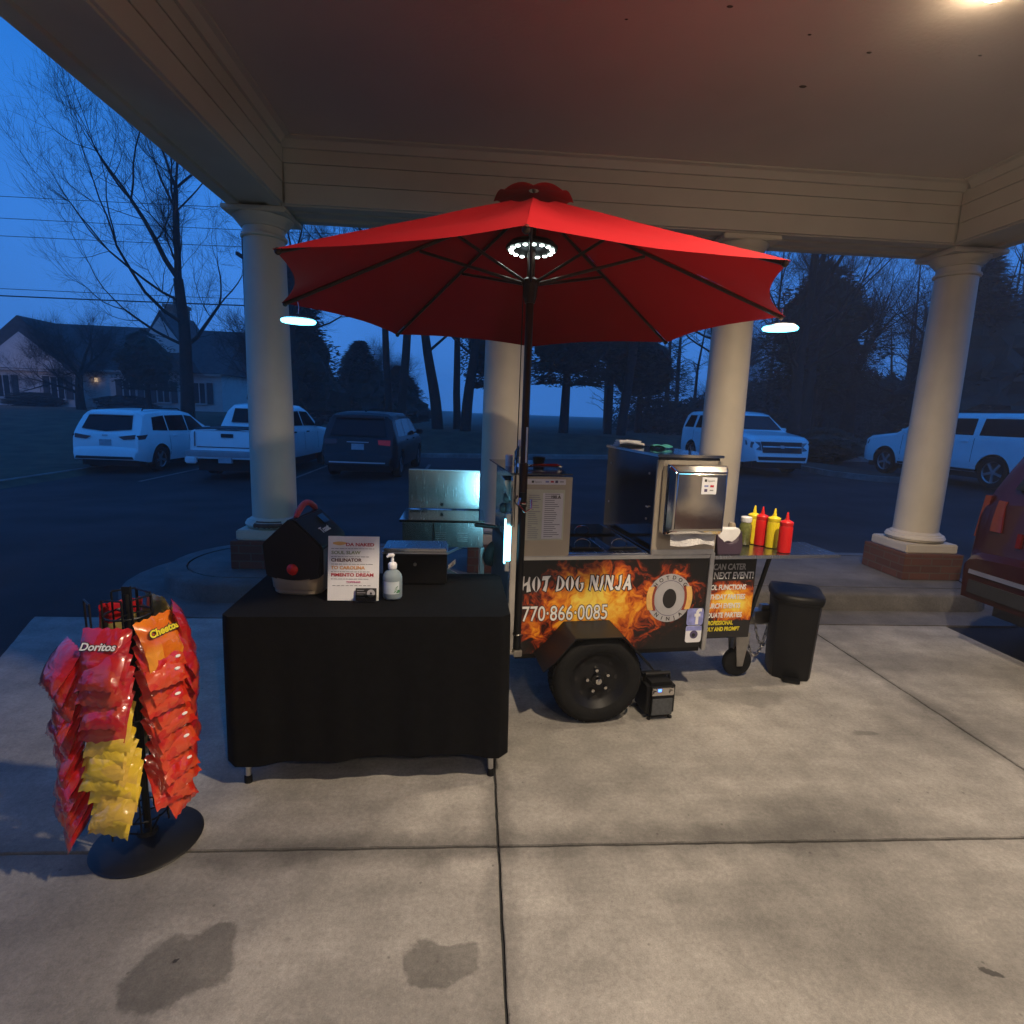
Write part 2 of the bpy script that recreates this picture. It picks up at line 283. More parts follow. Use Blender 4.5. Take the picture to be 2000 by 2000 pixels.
MT = dict(
 asphalt=mat('asphalt', (.026, .027, .030), .75, spec=.15, var=.45, scale=.7, bump=.5, bscale=90, obj=False),
 grass=mat('winter_grass', (.055, .045, .024), .95, var=.5, scale=1.4, bump=.8, bscale=30, obj=False),
 mulch=mat('mulch', (.05, .03, .02), .95, var=.4, scale=9, bump=.9, bscale=25, obj=False),
 kerb=concrete_mat('kerb_concrete', (.27, .26, .24)),
 white=mat('cream_paint', (.50, .45, .38), .55, var=.05, scale=3, bump=.06, bscale=30),
 ceil=mat('ceiling_paint', (.56, .48, .42), .7, var=.08, scale=.9, bump=.12, bscale=45, detail=7),
 column=mat('column_paint', (.58, .51, .40), .5, var=.06, scale=4, bump=.08, bscale=60),
 wornrust=mat('worn_patch', (.10, .055, .035), .8, var=.4, scale=20),
 steel=steel_mat('brushed_steel'), chrome=mat('polished_steel', (.62, .60, .57), .09, 1, var=.06, scale=3, bump=.04, bscale=6),
 tan=mat('satin_panel', (.50, .44, .35), .35, .55, var=.08, scale=4, rvar=.08),
 alu=mat('aluminium', (.62, .62, .62), .35, 1, var=.1, scale=15, rvar=.1),
 black=mat('black_plastic', (.006, .006, .0065), .5, var=.2, scale=8, bump=.05, bscale=80, spec=.3),
 blackm=mat('black_metal', (.008, .008, .009), .42, 0, var=.2, scale=10, spec=.35),
 rubber=mat('rubber', (.009, .009, .009), .8, spec=.25, var=.25, scale=14, bump=.2, bscale=90),
 bronze=mat('bronze_pole', (.045, .022, .016), .35, .5, var=.15, scale=8),
 darksteel=mat('dark_steel_side', (.10, .10, .11), .12, 1, var=.15, scale=3, bump=.03, bscale=5),
 zinc=mat('zinc_plate', (.45, .43, .40), .4, 1, var=.2, scale=14, rvar=.15),
 cloth=mat('black_cloth', (.0055, .0055, .006), .92, var=.2, scale=30, bump=.12, bscale=300, spec=.1),
 paper=mat('paper', (.80, .79, .78), .7, var=.03, scale=30), paperg=mat('permit_paper', (.62, .64, .50), .6, var=.08, scale=9),
 ink=mat('dark_ink', (.02, .018, .018), .6, var=0), inkred=mat('red_ink', (.45, .03, .05), .6, var=0), inkgreen=mat('olive_ink', (.25, .30, .16), .6, var=0),
 inkorange=mat('orange_ink', (.70, .33, .10), .6, var=0), inkbrown=mat('brown_ink', (.10, .03, .03), .6, var=0), inkgrey=mat('grey_ink', (.28, .27, .28), .7, var=0), inkpink=mat('pink_ink', (.55, .20, .32), .7, var=0),
 inkwhite=mat('white_print', (.80, .78, .76), .5, var=.03), inkyellow=mat('yellow_print', (.75, .62, .03), .5, var=.03), inkblue=mat('blue_print', (.18, .22, .50), .45, var=.12, scale=25), inksilver=mat('silver_print', (.42, .41, .42), .4, var=.1, scale=12),
 bun=mat('bun_print', (.75, .45, .14), .5, var=.12, scale=40), sausage=mat('sausage_print', (.28, .05, .03), .5, var=.15, scale=40), violet=mat('violet_print', (.10, .08, .16), .4, var=.1),
 redp=mat('red_plastic', (.62, .012, .012), .38, var=.06, scale=8), yellowp=mat('yellow_plastic', (.80, .62, .02), .38, var=.06, scale=8), redrub=mat('red_handle', (.62, .05, .06), .5, var=.1),
 beige=mat('beige_shell', (.34, .27, .19), .5, var=.1, scale=5), purple=mat('plum_plastic', (.055, .035, .055), .4, var=.15),
 gel=mat('clear_gel', (.60, .74, .82), .10, var=0, trans=.62, ior=1.2), clear=mat('clear_plastic', (.95, .97, .98), .05, var=0, trans=1, ior=1.25), green=mat('leaf_print', (.03, .18, .05), .5, var=.2, scale=60), whitep=mat('white_plastic', (.80, .80, .82), .35, var=.03),
 relish=mat('relish_glass', (.16, .17, .05), .1, var=.3, scale=60, coat=.6),
 towel=mat('white_terry', (.70, .68, .66), .95, var=.08, scale=20, bump=.6, bscale=120),
 carwhite=mat('white_car_paint', (.84, .84, .84), .28, var=.03, scale=3, coat=.6), cardark=mat('dark_car_paint', (.006, .006, .008), .35, var=.1, coat=.2, spec=.3), carred=mat('dark_red_car_paint', (.018, .0015, .0025), .3, var=.1, coat=.35, spec=.3),
 glass=mat('tinted_glass', (.006, .007, .010), .08, var=0, spec=.28), trim=mat('black_trim', (.012, .012, .013), .6, var=.15), tail=mat('tail_lens', (.09, .003, .004), .12, var=.15, scale=30, coat=.5), head=mat('head_lens', (.07, .075, .085), .08, var=.1, scale=20, coat=.8), plate=mat('number_plate', (.42, .42, .44), .5, var=.15, scale=12), rim=mat('alloy_rim', (.52, .53, .55), .3, .9, var=.08),
 bark=mat('bark', (.020, .016, .014), .95, var=.35, scale=7, bump=.8, bscale=22), barkb=mat('pale_bark', (.06, .05, .045), .95, var=.35, scale=7, bump=.8, bscale=22),
 needle=mat('pine_needles', (.013, .022, .012), .9, var=.5, scale=2), leaf=mat('evergreen_leaves', (.010, .017, .010), .8, var=.5, scale=2),
 wall=mat('house_siding', (.55, .50, .47), .7, var=.08, scale=2), roof=mat('shingles', (.05, .048, .05), .9, var=.3, scale=3, bump=.5, bscale=14), shutter=mat('shutters', (.03, .03, .035), .6), brick=mat('chimney_brick', (.20, .12, .09), .9, var=.3, scale=9, bump=.4),
 rope=mat('wire', (.02, .02, .02), .7, var=0), red_canvas=cloth_red(),
)
PAD_STAINS_SHADE = [(-.79, 1.385, .140, .128, .50, .10), (-.052, 1.37, .105, .066, .55, .12), (1.42, 1.95, .27, .13, .74, .5), (.55, 2.78, .16, .05, .6, .4), (1.56, 2.92, .26, .10, .72, .25), (1.556, 1.285, .018, .012, .3, .3),  # pad stains, plus the side shelf's shadow painted in as an ellipse
         (-.83, 1.425, .012, .009, .2, .3), (2.35, 1.75, .5, .22, .80, .6), (2.45, 2.5, .4, .16, .80, .6), (3.1, 3.35, .6, .16, .74, .6), (2.05, 2.52, .05, .03, .6, .4), (.9, 1.83, 1.1, .07, .60, .9), (-.7, 1.80, .9, .06, .62, .9), (.117, 1.0, .05, 1.3, .70, .9), (.117, 2.3, .045, .6, .72, .9), (2.61, 2.6, .05, 1.6, .66, .9), (-1.5, 1.2, .5, .5, .70, .7), (2.2, 1.2, .9, .25, .84, .8), (1.75, 2.2, .25, .5, .86, .8), (.75, 2.35, .5, .2, .88, .8), (3.0, 4.22, 1.6, .2, .78, .5), (-.75, 1.0, .6, .25, .85, .8), (1.2, 1.45, .5, .2, .87, .8)]  # stains, plus a soft ellipse painting the lamplight's falloff at lower left
MT['pad'] = concrete_mat('pad_concrete', (.40, .375, .335), PAD_STAINS_SHADE)
MT['island'] = concrete_mat('island_concrete', (.17, .155, .14), [(3.6, 4.6, .8, .2, .7, .5), (-1.2, 4.5, .9, .2, .8, .5)])
def brick_mat():
    m = bpy.data.materials.new('red_brick'); m.use_nodes = True; nt = m.node_tree; L = nt.links.new; b = nt.nodes['Principled BSDF']
    co = N(nt, 'ShaderNodeTexCoord').outputs['Object']; sp = N(nt, 'ShaderNodeSeparateXYZ'); L(co, sp.inputs[0]); ad = N(nt, 'ShaderNodeMath', operation='ADD'); L(sp.outputs[0], ad.inputs[0]); L(sp.outputs[1], ad.inputs[1])
    cb = N(nt, 'ShaderNodeCombineXYZ'); L(ad.outputs[0], cb.inputs[0]); L(sp.outputs[2], cb.inputs[1])
    br = N(nt, 'ShaderNodeTexBrick'); br.inputs['Scale'].default_value = 1; br.inputs['Brick Width'].default_value = .2; br.inputs['Row Height'].default_value = .07; br.inputs['Mortar Size'].default_value = .006
    br.inputs['Color1'].default_value = (.13, .045, .03, 1); br.inputs['Color2'].default_value = (.09, .03, .022, 1); br.inputs['Mortar'].default_value = (.10, .07, .055, 1); L(cb.outputs[0], br.inputs['Vector'])
    L(br.outputs['Color'], b.inputs['Base Color']); b.inputs['Roughness'].default_value = .9
    bp = N(nt, 'ShaderNodeBump'); bp.invert = True; bp.inputs['Strength'].default_value = .6; bp.inputs['Distance'].default_value = .006; L(br.outputs['Fac'], bp.inputs['Height']); L(bp.outputs[0], b.inputs['Normal'])
    return m
MT['redbrick'] = brick_mat()
def glow(name, col, st):
    m = bpy.data.materials.new(name); m.use_nodes = True; nt = m.node_tree; nt.nodes.clear(); o = N(nt, 'ShaderNodeOutputMaterial'); e = N(nt, 'ShaderNodeEmission'); e.inputs[0].default_value = (*col, 1); e.inputs[1].default_value = st; nt.links.new(e.outputs[0], o.inputs[0]); return m
MT['warmglow'] = glow('warm_bulb', (1, .80, .54), 130); MT['ledglow'] = glow('led_white', (.12, .64, .85), 8); MT['ledcyan'] = glow('led_cyan', (.16, .66, .92), 14); MT['blueled'] = glow('led_blue', (.05, .15, 1.0), 6); MT['puck'] = glow('led_puck', (.80, 1.0, .92), 14)

def text(s, size, mt, parent, mx, name='lettering', bold=0, ext=.0006, align='LEFT', sx=1, shear=0):
    c = bpy.data.curves.new('t', 'FONT'); c.body = s; c.size = size; c.align_x = align; c.extrude = ext; c.offset = bold; c.resolution_u = 3; c.shear = shear
    o = bpy.data.objects.new('t', c); COL.objects.link(o); dg = bpy.context.evaluated_depsgraph_get(); dg.update()
    me = bpy.data.meshes.new_from_object(o.evaluated_get(dg)); bpy.data.objects.remove(o); me.materials.clear(); me.name = name
    me.transform(mx @ Matrix.Diagonal((sx, 1, 1, 1)))
    return link(name, me, mt, parent)
UP = Matrix.Rotation(pi / 2, 4, 'X')      # text plane -> upright, facing -y
def at(x, y, z): return Matrix.Translation((x, y, z)) @ UP
# ================================================================== ground
def sm(a, b, t):
    t = min(1, max(0, (t - a) / (b - a))); return t * t * (3 - 2 * t)
def gz(x, y): return (-.24 + .021 * max(-14, min(18, x))) * sm(5.5, 13, y)
def inlot(x, y): return -10.7 < x < 60 and y < 22.5
def tz(x, y):
    far = .62 * sm(22.6, 28, y) - .5 * sm(34, 70, y) * sm(-22, -4, x)
    z = gz(x, min(y, 22)) * (1 - sm(22.6, 28, y)) + far
    if x < -10.7: z = gz(-10.7, min(y, 22)) + .14 + sm(-10.7, -20, x) * .0 + (.80 - gz(-10.7, min(y, 22)) - .14) * sm(15, 34, y) * sm(-10.7, -14, x) if y < 34 else .80
    return z
m = MB(); xs = [-400, -200, -100, -60, -44] + [-40 + i for i in range(0, 29)] + [-10.72] + [-10 + 1.0 * i for i in range(0, 46)] + [40, 60, 100, 200, 400]
ys = [-200, -60, -20, 0, 5] + [6 + i for i in range(0, 16)] + [22.3, 22.7] + [23 + i for i in range(0, 14)] + [40, 45, 50, 60, 80, 120, 200, 400]
xs = sorted(set(xs)); 
vs_ = []
for y in ys:
    for x in xs:
        z = tz(x, y)
        if inlot(x, y): z = min(z, gz(x, y)) - .12
        else: z += .03 * noise.noise(Vector((x * .6, y * .6, 0)))
        vs_.append((x, y, z))
nx = len(xs); m.add(vs_, [(j * nx + i, j * nx + i + 1, (j + 1) * nx + i + 1, (j + 1) * nx + i) for j in range(len(ys) - 1) for i in range(nx - 1)])
struct(m.build('ground', MT['grass'], smooth=60))

m = MB(); ax = [-10.6 + .6 * i for i in range(0, 60)] + [30, 45, 59]; ay = [-40, -20, -8, 0, 3, 5] + [5.5 + .5 * i for i in range(34)]
m.add([(x, y, gz(x, y) - .012) for y in ay for x in ax], [(j * len(ax) + i, j * len(ax) + i + 1, (j + 1) * len(ax) + i + 1, (j + 1) * len(ax) + i) for j in range(len(ay) - 1) for i in range(len(ax) - 1)])
struct(m.build('road', MT['asphalt'], smooth=60))
def kerbline(name, pts, w=.15, h=.13, mt='kerb'):
    mm = MB(); P = []
    for (x0, y0), (x1, y1) in zip(pts, pts[1:]):
        n = max(1, int(math.hypot(x1 - x0, y1 - y0) / .8))
        P += [(x0 + (x1 - x0) * k / n, y0 + (y1 - y0) * k / n) for k in range(n)]
    P.append(pts[-1])
    ring = []
    for i, (x, y) in enumerate(P):
        a, b = P[max(i - 1, 0)], P[min(i + 1, len(P) - 1)]; dx, dy = b[0] - a[0], b[1] - a[1]; l = math.hypot(dx, dy); nx_, ny_ = -dy / l, dx / l
        z = gz(x, y)
        for o, hh in ((0, -.1), (0.01, h - .02), (.03, h), (w, h), (w, -.1)): ring.append((x + nx_ * o, y + ny_ * o, z + hh))
    mm.add(ring, [(5 * i + k, 5 * i + (k + 1) % 5, 5 * i + 5 + (k + 1) % 5, 5 * i + 5 + k) for i in range(len(P) - 1) for k in range(5)])
    return struct(mm.build(name, MT[mt], smooth=40))
kerbline('kerb', [(-10.6, -20), (-10.6, 10), (-10.6, 22.4)][::1])
kerbline('kerb', [(-10.6, 22.4), (45, 22.4)])
# parking bay lines
for i, bx in enumerate((-8.2, -4.75, -1.5, 1.8, 5.1)):
    mm = MB(); n = 10
    mm.add([(bx + s * .05 - .05 * (k / n), 14.2 + 5 * k / n, gz(bx, 14.2 + 5 * k / n) - .006) for k in range(n + 1) for s in (-1, 1)], [(2 * k, 2 * k + 1, 2 * k + 3, 2 * k + 2) for k in range(n)])
    struct(mm.build('road_marking', MT['kerb']))
# planting island right of the front-facing SUV
isl = [(11.0, 16.6), (11.4, 15.4), (12.3, 14.6), (12.5, 18), (12.3, 22.3), (11.2, 22.3)]
mm = MB().prism(isl, lambda x, y: (x, y, gz(x, y) - .1), lambda x, y: (x, y, gz(x, y) + .13)); struct(mm.build('planting_island', MT['mulch']))
kerbline('kerb', [(12.3, 14.6), (11.4, 15.4), (11.0, 16.6), (11.2, 22.3)], .14, .15)

# ------------------------------------------------------------------ concrete drive under the canopy: slabs with open joints
pav = bpy.data.objects.new('pavement', None); COL.objects.link(pav); struct(pav)
mm = MB().box(-3.3, 3.84, -6, 4.42, -.16, -.03); mm.build('joint_bed', MT['rubber'], pav)
JX = [-2.72, .117, 2.608, 3.80]; JY = [-5.66, -3.17, -.68, 1.811, 4.06]; g = .005
for i in range(3):
    for j in range(4):
        x0, x1, y0, y1 = JX[i] + g, JX[i + 1] - g, JY[j] + g, JY[j + 1] - g
        n = 60; mm = MB()
        def edge(x, y, k): return x + k * (.003 * noise.noise(Vector((x * 9, y * 9, 3))) + .003 * noise.noise(Vector((x * 40, y * 40, 8))))
        pts = [(x0 + (x1 - x0) * k / n, y0) for k in range(n)] + [(x1, y0 + (y1 - y0) * k / n) for k in range(n)] + [(x1 - (x1 - x0) * k / n, y1) for k in range(n)] + [(x0, y1 - (y1 - y0) * k / n) for k in range(n)]
        if i == 0: pts = [(x + (-.55 * sm(2.8, 4.6, y) if x < x0 + .01 else 0), y) for x, y in pts]
        pts = [(edge(x, y, 1), edge(y, x, 1)) for x, y in pts]
        mm.prism(pts, lambda x, y: (x, y, -.08), lambda x, y: (x, y, 0))
        mm.build('concrete_slab', MT['pad'], pav, bevel=.0025, smooth=30)
# gutter strip round the column island
def ovl(off, n=14):
    xl, xr, y0, y1 = -2.0, 4.35, 4.38 - off, 5.95 + off; r = (y1 - y0) / 2; cyy = (y0 + y1) / 2
    P = [(xl + r * .95 * cos(a), cyy + r * sin(a)) for a in [pi / 2 + pi * k / n for k in range(n + 1)]]
    P += [(xr + r * .5 * cos(a), cyy + r * sin(a)) for a in [-pi / 2 + pi * k / n for k in range(n + 1)]]
    return P
mm = MB().prism(ovl(.32), lambda x, y: (x, y, -.12), lambda x, y: (x, y, .002)); mm.build('gutter', MT['island'], pav, bevel=.008)
islr = bpy.data.objects.new('column_island', None); COL.objects.link(islr); struct(islr)
a_, b_, c_, d_ = ovl(0), ovl(-.03), ovl(-.05), ovl(-.20)
mm = MB(); n = len(a_)
mm.add([(x, y, -.05) for x, y in a_] + [(x, y, .12) for x, y in b_] + [(x, y, .145) for x, y in c_] + [(x, y, .15) for x, y in d_],
       [(k * n + i, k * n + (i + 1) % n, (k + 1) * n + (i + 1) % n, (k + 1) * n + i) for k in range(3) for i in range(n)])
mm.build('kerb_ring', MT['island'], islr, smooth=50)
mm = MB().prism(ovl(-.213), lambda x, y: (x, y, .0), lambda x, y: (x, y, .149)); mm.build('island_top', MT['island'], islr, bevel=.006)
mm = MB().prism(ovl(-.19), lambda x, y: (x, y, .0), lambda x, y: (x, y, .135)); mm.build('joint_filler', MT['mulch'], islr)

# ================================================================== canopy
can = thing('canopy', 'cream painted entrance canopy with boarded beams over the concrete drive', 'canopy')
XL, XLo, XR, XRo, YB, YBo, HB, HC = -1.574, -2.01, 4.052, 4.52, 4.89, 5.35, 3.123, 3.582
YN = -5.5
one('box', XLo, XRo, YN, YBo, HC, HC + .25).build('ceiling', MT['ceil'], can)
def beam(x0, x1, y0, y1): return one('box', x0, x1, y0, y1, HB + .012, HC - .002).build('beam', MT['white'], can)
beam(XL - .02, XR + .02, YB + .02, YBo - .02)
beam(XLo + .02, XL - .024, YN + .02, YBo - .02); beam(XR + .024, XRo - .02, YN + .02, YBo - .02)
# boards on the inner beam faces, each set a little proud of the next
lev = [(HB, HB + .147, .020), (HB + .150, HB + .287, .026), (HB + .290, HC - .06, .032)]
for z0, z1, t in lev:
    one('box', XL + .0325, XR - .0325, YB - t, YB + .019, z0, z1).build('fascia_board', MT['white'], can, bevel=.002)
    one('box', XL - .023, XL + t, YN, YB - .0325, z0, z1).build('fascia_board', MT['white'], can, bevel=.002)
    one('box', XR - t, XR + .023, YN, YB - .0325, z0, z1).build('fascia_board', MT['white'], can, bevel=.002)
def crown(p0, p1, inx, iny):
    mm = MB(); prof = [(.0, -.075), (.055, -.07), (.062, -.05), (.085, -.02), (.12, -.012), (.12, .0), (0, .0)]
    a = [(p0[0] + inx * o, p0[1] + iny * o, HC - .001 + z) for o, z in prof]; b = [(p1[0] + inx * o, p1[1] + iny * o, HC - .001 + z) for o, z in prof]
    k = len(prof); mm.add(a + b, [(i, (i + 1) % k, k + (i + 1) % k, k + i) for i in range(k)]); mm.build('crown_moulding', MT['white'], can, smooth=30)
crown((XL, YB), (XR, YB), 0, -1); crown((XL, YN), (XL, YB - .13), 1, 0); crown((XR, YN), (XR, YB - .13), -1, 0)
# soffit strips under the beams (recessed middle, raised borders)
for (x0, x1, y0, y1) in ((XL, XR, YB, YB + .10), (XL, XR, YBo - .10, YBo), (XL, XR, YB + .19, YB + .26)):
    one('box', x0, x1, y0 + .003, y1, HB - .012 if y1 - y0 > .08 else HB - .004, HB + .016).build('soffit_strip', MT['white'], can, bevel=.003)
for (x0, x1) in ((XLo, XLo + .10), (XL - .10, XL - .003), (XR + .003, XR + .10), (XRo - .10, XRo)):
    one('box', x0, x1, YN, YBo, HB - .014, HB + .018).build('soffit_strip', MT['white'], can, bevel=.003)
# outer cornice / roof edge above the beams
one('box', XLo - .18, XRo + .18, YN, YBo + .18, HC + .25, HC + .55).build('roof', MT['white'], can)

# ceiling specks: wasp nests and dirt blown on the ceiling
for i, (x, y, s) in enumerate(((1.33, 2.9, .010), (1.55, 2.75, .010), (1.93, 3.7, .026), (2.1, 3.35, .016), (2.7, 3.3, .012), (3.92, 4.80, .03), (.72, 3.25, .010), (1.2, 3.1, .018), (1.7, 3.25, .012))):
    mm = MB(); mm.ball((x, y, HC - .002), s * .6, 8, 4, (1.6, .8, .35)); mm.build('mud_speck', MT['mulch'], can)

# ------------------------------------------------------------------ columns
CX = [-1.798, .2367, 2.271, 4.306]; CYc = 5.12
labs = ['cream round column at the left end, with a worn patch on its base', 'cream round column standing right behind the umbrella pole', 'cream round column behind the towel dispenser and warmer box', 'cream round column at the right end, on a full brick pedestal beside the dark red car']
def column():
    t = thing('column', labs[0], 'column', (CX[0], CYc, .15), 0, 'canopy columns')
    one('box', -.29, .29, -.28, .28, 0, .245).build('pedestal', MT['redbrick'], t, bevel=.004)
    one('box', -.255, .255, -.245, .245, .245, .335).build('plinth', MT['column'], t, bevel=.012)
    mm = MB().lathe([(.20, .336), (.235, .345), (.25, .37), (.235, .397), (.212, .403), (.210, .412), (.198, .42), (.190, .43)], 40); mm.build('base_moulding', MT['column'], t, smooth=40)
    prof = [(.188 - .025 * (k / 16) ** 1.8, .431 + 2.32 * k / 16) for k in range(17)]
    mm = MB().lathe(prof, 48); mm.build('shaft', MT['column'], t, smooth=60)
    mm = MB().lathe([(.164, 2.752), (.180, 2.757), (.184, 2.769), (.180, 2.781), (.164, 2.786), (.164, 2.835), (.178, 2.84), (.182, 2.85), (.19, 2.856), (.215, 2.885), (.232, 2.905), (.236, 2.914), (.2, 2.916)], 44); cp = mm.build('capital', MT['column'], t, smooth=35)
    one('box', -.25, .25, -.235, .235, 2.9165, 2.957).build('abacus', MT['column'], cp, bevel=.008)
    return t
c0 = column(); labs += ['cream round column at the right side, out of view behind the viewer', 'cream round column at the left side, out of view behind the viewer']
cols = [c0] + [dup(c0, (x_, -1.6, .0), None, l_) for x_, l_ in ((CX[3], labs[4]), (CX[0], labs[5]))] + [dup(c0, (CX[k], CYc, .15), None, labs[k]) for k in (1, 2, 3)]
# peeled patch on the left column base
mm = MB(); pts = []
for k in range(15):
    a = -pi * .5 - .45 + 1.0 * k / 14; lo = .352 + .018 * (random.random()) ; pts.append((a, lo))
vs_ = [((.252) * cos(a), .252 * sin(a), lo) for a, lo in pts] + [(.252 * cos(a), .252 * sin(a), .384) for a, lo in pts] + [(.214 * cos(a), .214 * sin(a), .4085) for a, lo in pts]
k = len(pts); mm.add(vs_, [(i, i + 1, k + i + 1, k + i) for i in range(k - 1)] + [(k + i, k + i + 1, 2 * k + i + 1, 2 * k + i) for i in range(k - 1)]); o = mm.build('peeled_patch', MT['wornrust'], c0); o['label'] = 'brown patch where the paint has peeled off the base'

# ------------------------------------------------------------------ ceiling lamps
def lamp(x, y, label, power, spot, blend, side=0, grp='ceiling lamps of the canopy'):
    t = thing('ceiling_light', label, 'ceiling light', (x, y, HC), 0, grp)
    MB().lathe([(.075, -.002), (.078, -.008), (.074, -.014), (.066, -.016)], 28).build('housing', MT['white'], t)
    MB().lathe([(.064, -.0165), (.062, -.035), (.048, -.058), (.024, -.068), (1e-5, -.07)], 24).build('dome', MT['warmglow'], t)
    ld = bpy.data.lights.new('lamp_light', 'SPOT'); lo = bpy.data.objects.new('lamp_light', ld); COL.objects.link(lo); lo.parent = t; lo.location = (0, 0, -.095)
    ld.energy = power; ld.color = (1, .81, .59); ld.shadow_soft_size = .06; ld.spot_size = radians(spot); ld.spot_blend = blend
    return t
lamp(2.33, 2.80, 'glowing round ceiling lamp at the upper right edge of the picture', 190, 150, .7, 24)
lamp(1.35, .95, 'glowing round ceiling lamp out of view above the drive', 470, 156, .6, 4)
lamp(1.35, -2.5, 'glowing round ceiling lamp behind the viewer', 300, 142, .5, 5)

# the canopy's building behind the viewer, unseen, added to cut the sky light
bl = thing('building', 'cream entrance building with glazed doors, unseen behind the viewer', 'building', (1.24, -5.6, 0))
one('box', -9, 9, -.4, 0, -.1, 5.2).build('wall', MT['white'], bl)
for x0, x1 in ((-1.0, -.02), (.02, 1.0)):
    d_ = one('box', x0, x1, .002, .05, .02, 2.3).build('door', MT['glass'], bl)
    one('box', x0, x1, .0505, .07, .02, .22).build('kick_plate', MT['white'], d_); one('box', x0, x1, .0505, .07, 2.2, 2.3).build('door_rail', MT['white'], d_)
    MB().tube([(x0 * .1 + (.06 if x0 >= 0 else -.06), .10, .95), (x0 * .1 + (.06 if x0 >= 0 else -.06), .10, 1.4)], .012, 8).build('handle', MT['chrome'], d_)
for x in (-5.2, -3.0, 2.0, 4.2):
    w_ = one('box', x, x + 1.1, .002, .03, .8, 2.5).build('window', MT['glass'], bl); one('box', x - .1, x + 1.2, .0305, .10, .7, .79).build('sill', MT['white'], w_)
one('box', 9.0, 9.4, -.4, 6.5, -.1, 5.2).build('reflection_wall', MT['white'], bl)  # unseen wall, added for the steel dispenser to reflect
one('box', -9, 9, .002, .06, 3.0, 3.15).build('string_course', MT['white'], bl)

sw = one('box', 3.82, 11, -5.6, .6, -.14, .004).build('reflection_apron', MT['pad'], None, bevel=.01); struct(sw)  # unseen apron, added so the dispenser's steel reflects lit concrete
# ================================================================== hot dog cart
CA = radians(6.5); C0 = Vector((.19, 2.80, 0)); EX = Vector((cos(CA), sin(CA), 0)); EY = Vector((-sin(CA), cos(CA), 0))
def cw_(u, v, z=0): return C0 + EX * u + EY * v + Vector((0, 0, z))
cart = thing('food_cart', 'trailer hot dog cart with flame panel, steel counter and big black wheel', 'food cart', C0, CA)
MT['flame'] = flame_mat('flame_print', .50, .58, .66, .40); MT['flame2'] = flame_mat('flame_print_small', 1.36, .53, .26, .20)
one('box', .02, 1.112, .012, .79, .31, .832).build('body', MT['blackm'], cart)
one('box', .066, 1.112, -.003, .011, .300, .818).build('graphic_panel', MT['flame'], cart, bevel=.001)
one('box', .0, .030, -.012, .05, .325, 1.262).build('corner_post', MT['chrome'], cart, bevel=.004)
one('box', 1.1135, 1.140, -.014, .03, .285, .852).build('corner_post', MT['alu'], cart, bevel=.003)
one('box', .032, 1.113, -.012, .012, .8195, .842).build('edge_trim', MT['alu'], cart, bevel=.003)
one('box', .31, .763, .0125, .79, .833, .846).build('counter', MT['steel'], cart, bevel=.002)
# steam pan lids on the counter
for (u0, u1, v0, v1) in ((.33, .53, .06, .36), (.545, .745, .06, .36), (.33, .745, .40, .74)):
    lid = MB(); lid.box(u0, u1, v0, v1, .8465, .852); lid.box(u0 + .02, u1 - .02, v0 + .02, v1 - .02, .852, .864); o = lid.build('pan_lid', MT['darksteel'], cart, bevel=.004)
    um, vm = (u0 + u1) / 2, (v0 + v1) / 2
    MB().tube([(um + .045 * cos(a), vm - .06, .864 + .03 * sin(a)) for a in [pi * k / 10 for k in range(11)]], .004, 8).build('handle', MT['chrome'], o)
# left control cabinet
cab = one('box', .066, .308, -.012, .002, .8425, 1.255).build('menu_panel', MT['tan'], cart, bevel=.002)
cb = MB(); cb.box(.036, .30, .04, .79, .846, 1.25); cb.build('side_cabinet', MT['steel'], cart, bevel=.003)
one('box', -.012, .31, -.01, .80, 1.2635, 1.270).build('cabinet_top', MT['darksteel'], cart, bevel=.002)
for (z, v) in ((.95, .25), (1.02, .42), (1.1, .3)):
    MB().lathe([(.03, .034), (.032, .022), (.022, .006), (1e-5, .004)], 16, (0, v, z), 'x').build('control_knob', MT['black'], cart)
fl = MB(); fl.prism([(.10, 1.22), (.20, 1.235), (.19, 1.14), (.12, 1.11)], lambda v, z: (.032, v, z), lambda v, z: (-.02 + (1.2 - z) * .3, v, z)); fl.build('vent_cowl', MT['steel'], cart, bevel=.004)
# permit paper and card sticker on the cabinet front
pp = one('box', .070, .270, -.0145, -.0125, .927, 1.190).build('permit_paper', MT['paperg'], cart)
one('box', .155, .262, -.0156, -.0147, .935, 1.172).build('printed_column', MT['paper'], pp)
for k in range(22):
    z = 1.165 - k * .0105; r = random.Random(k)
    one('box', .166, .166 + .04 + .045 * r.random(), -.0164, -.0158, z, z + .0035).build('print_line', MT['inkgrey'], pp)
    one('box', .082, .082 + .02 + .045 * r.random(), -.0152, -.0147, z - .006, z - .003).build('print_line', MT['inkgrey'], pp)
text('100 A', .021, MT['ink'], pp, at(.196, -.0168, 1.146), bold=.0006)
st = one('box', .072, .272, -.0145, -.0125, 1.215, 1.244).build('card_sticker', MT['whitep'], cart, bevel=.001)
text('Square', .0135, MT['inkgrey'], st, at(.108, -.0152, 1.225))
def cardlogos(parent, pts, y):
    for (x, z, w, h, k) in pts: one('box', x, x + w, y - .0008, y, z, z + h).build('card_logo', MT[k], parent)
cardlogos(st, [(.094, 1.224, .011, .011, 'ink'), (.165, 1.226, .018, .008, 'inkblue'), (.192, 1.226, .016, .009, 'inkred'), (.216, 1.224, .014, .013, 'violet'), (.240, 1.228, .02, .005, 'inkgrey')], -.0147)
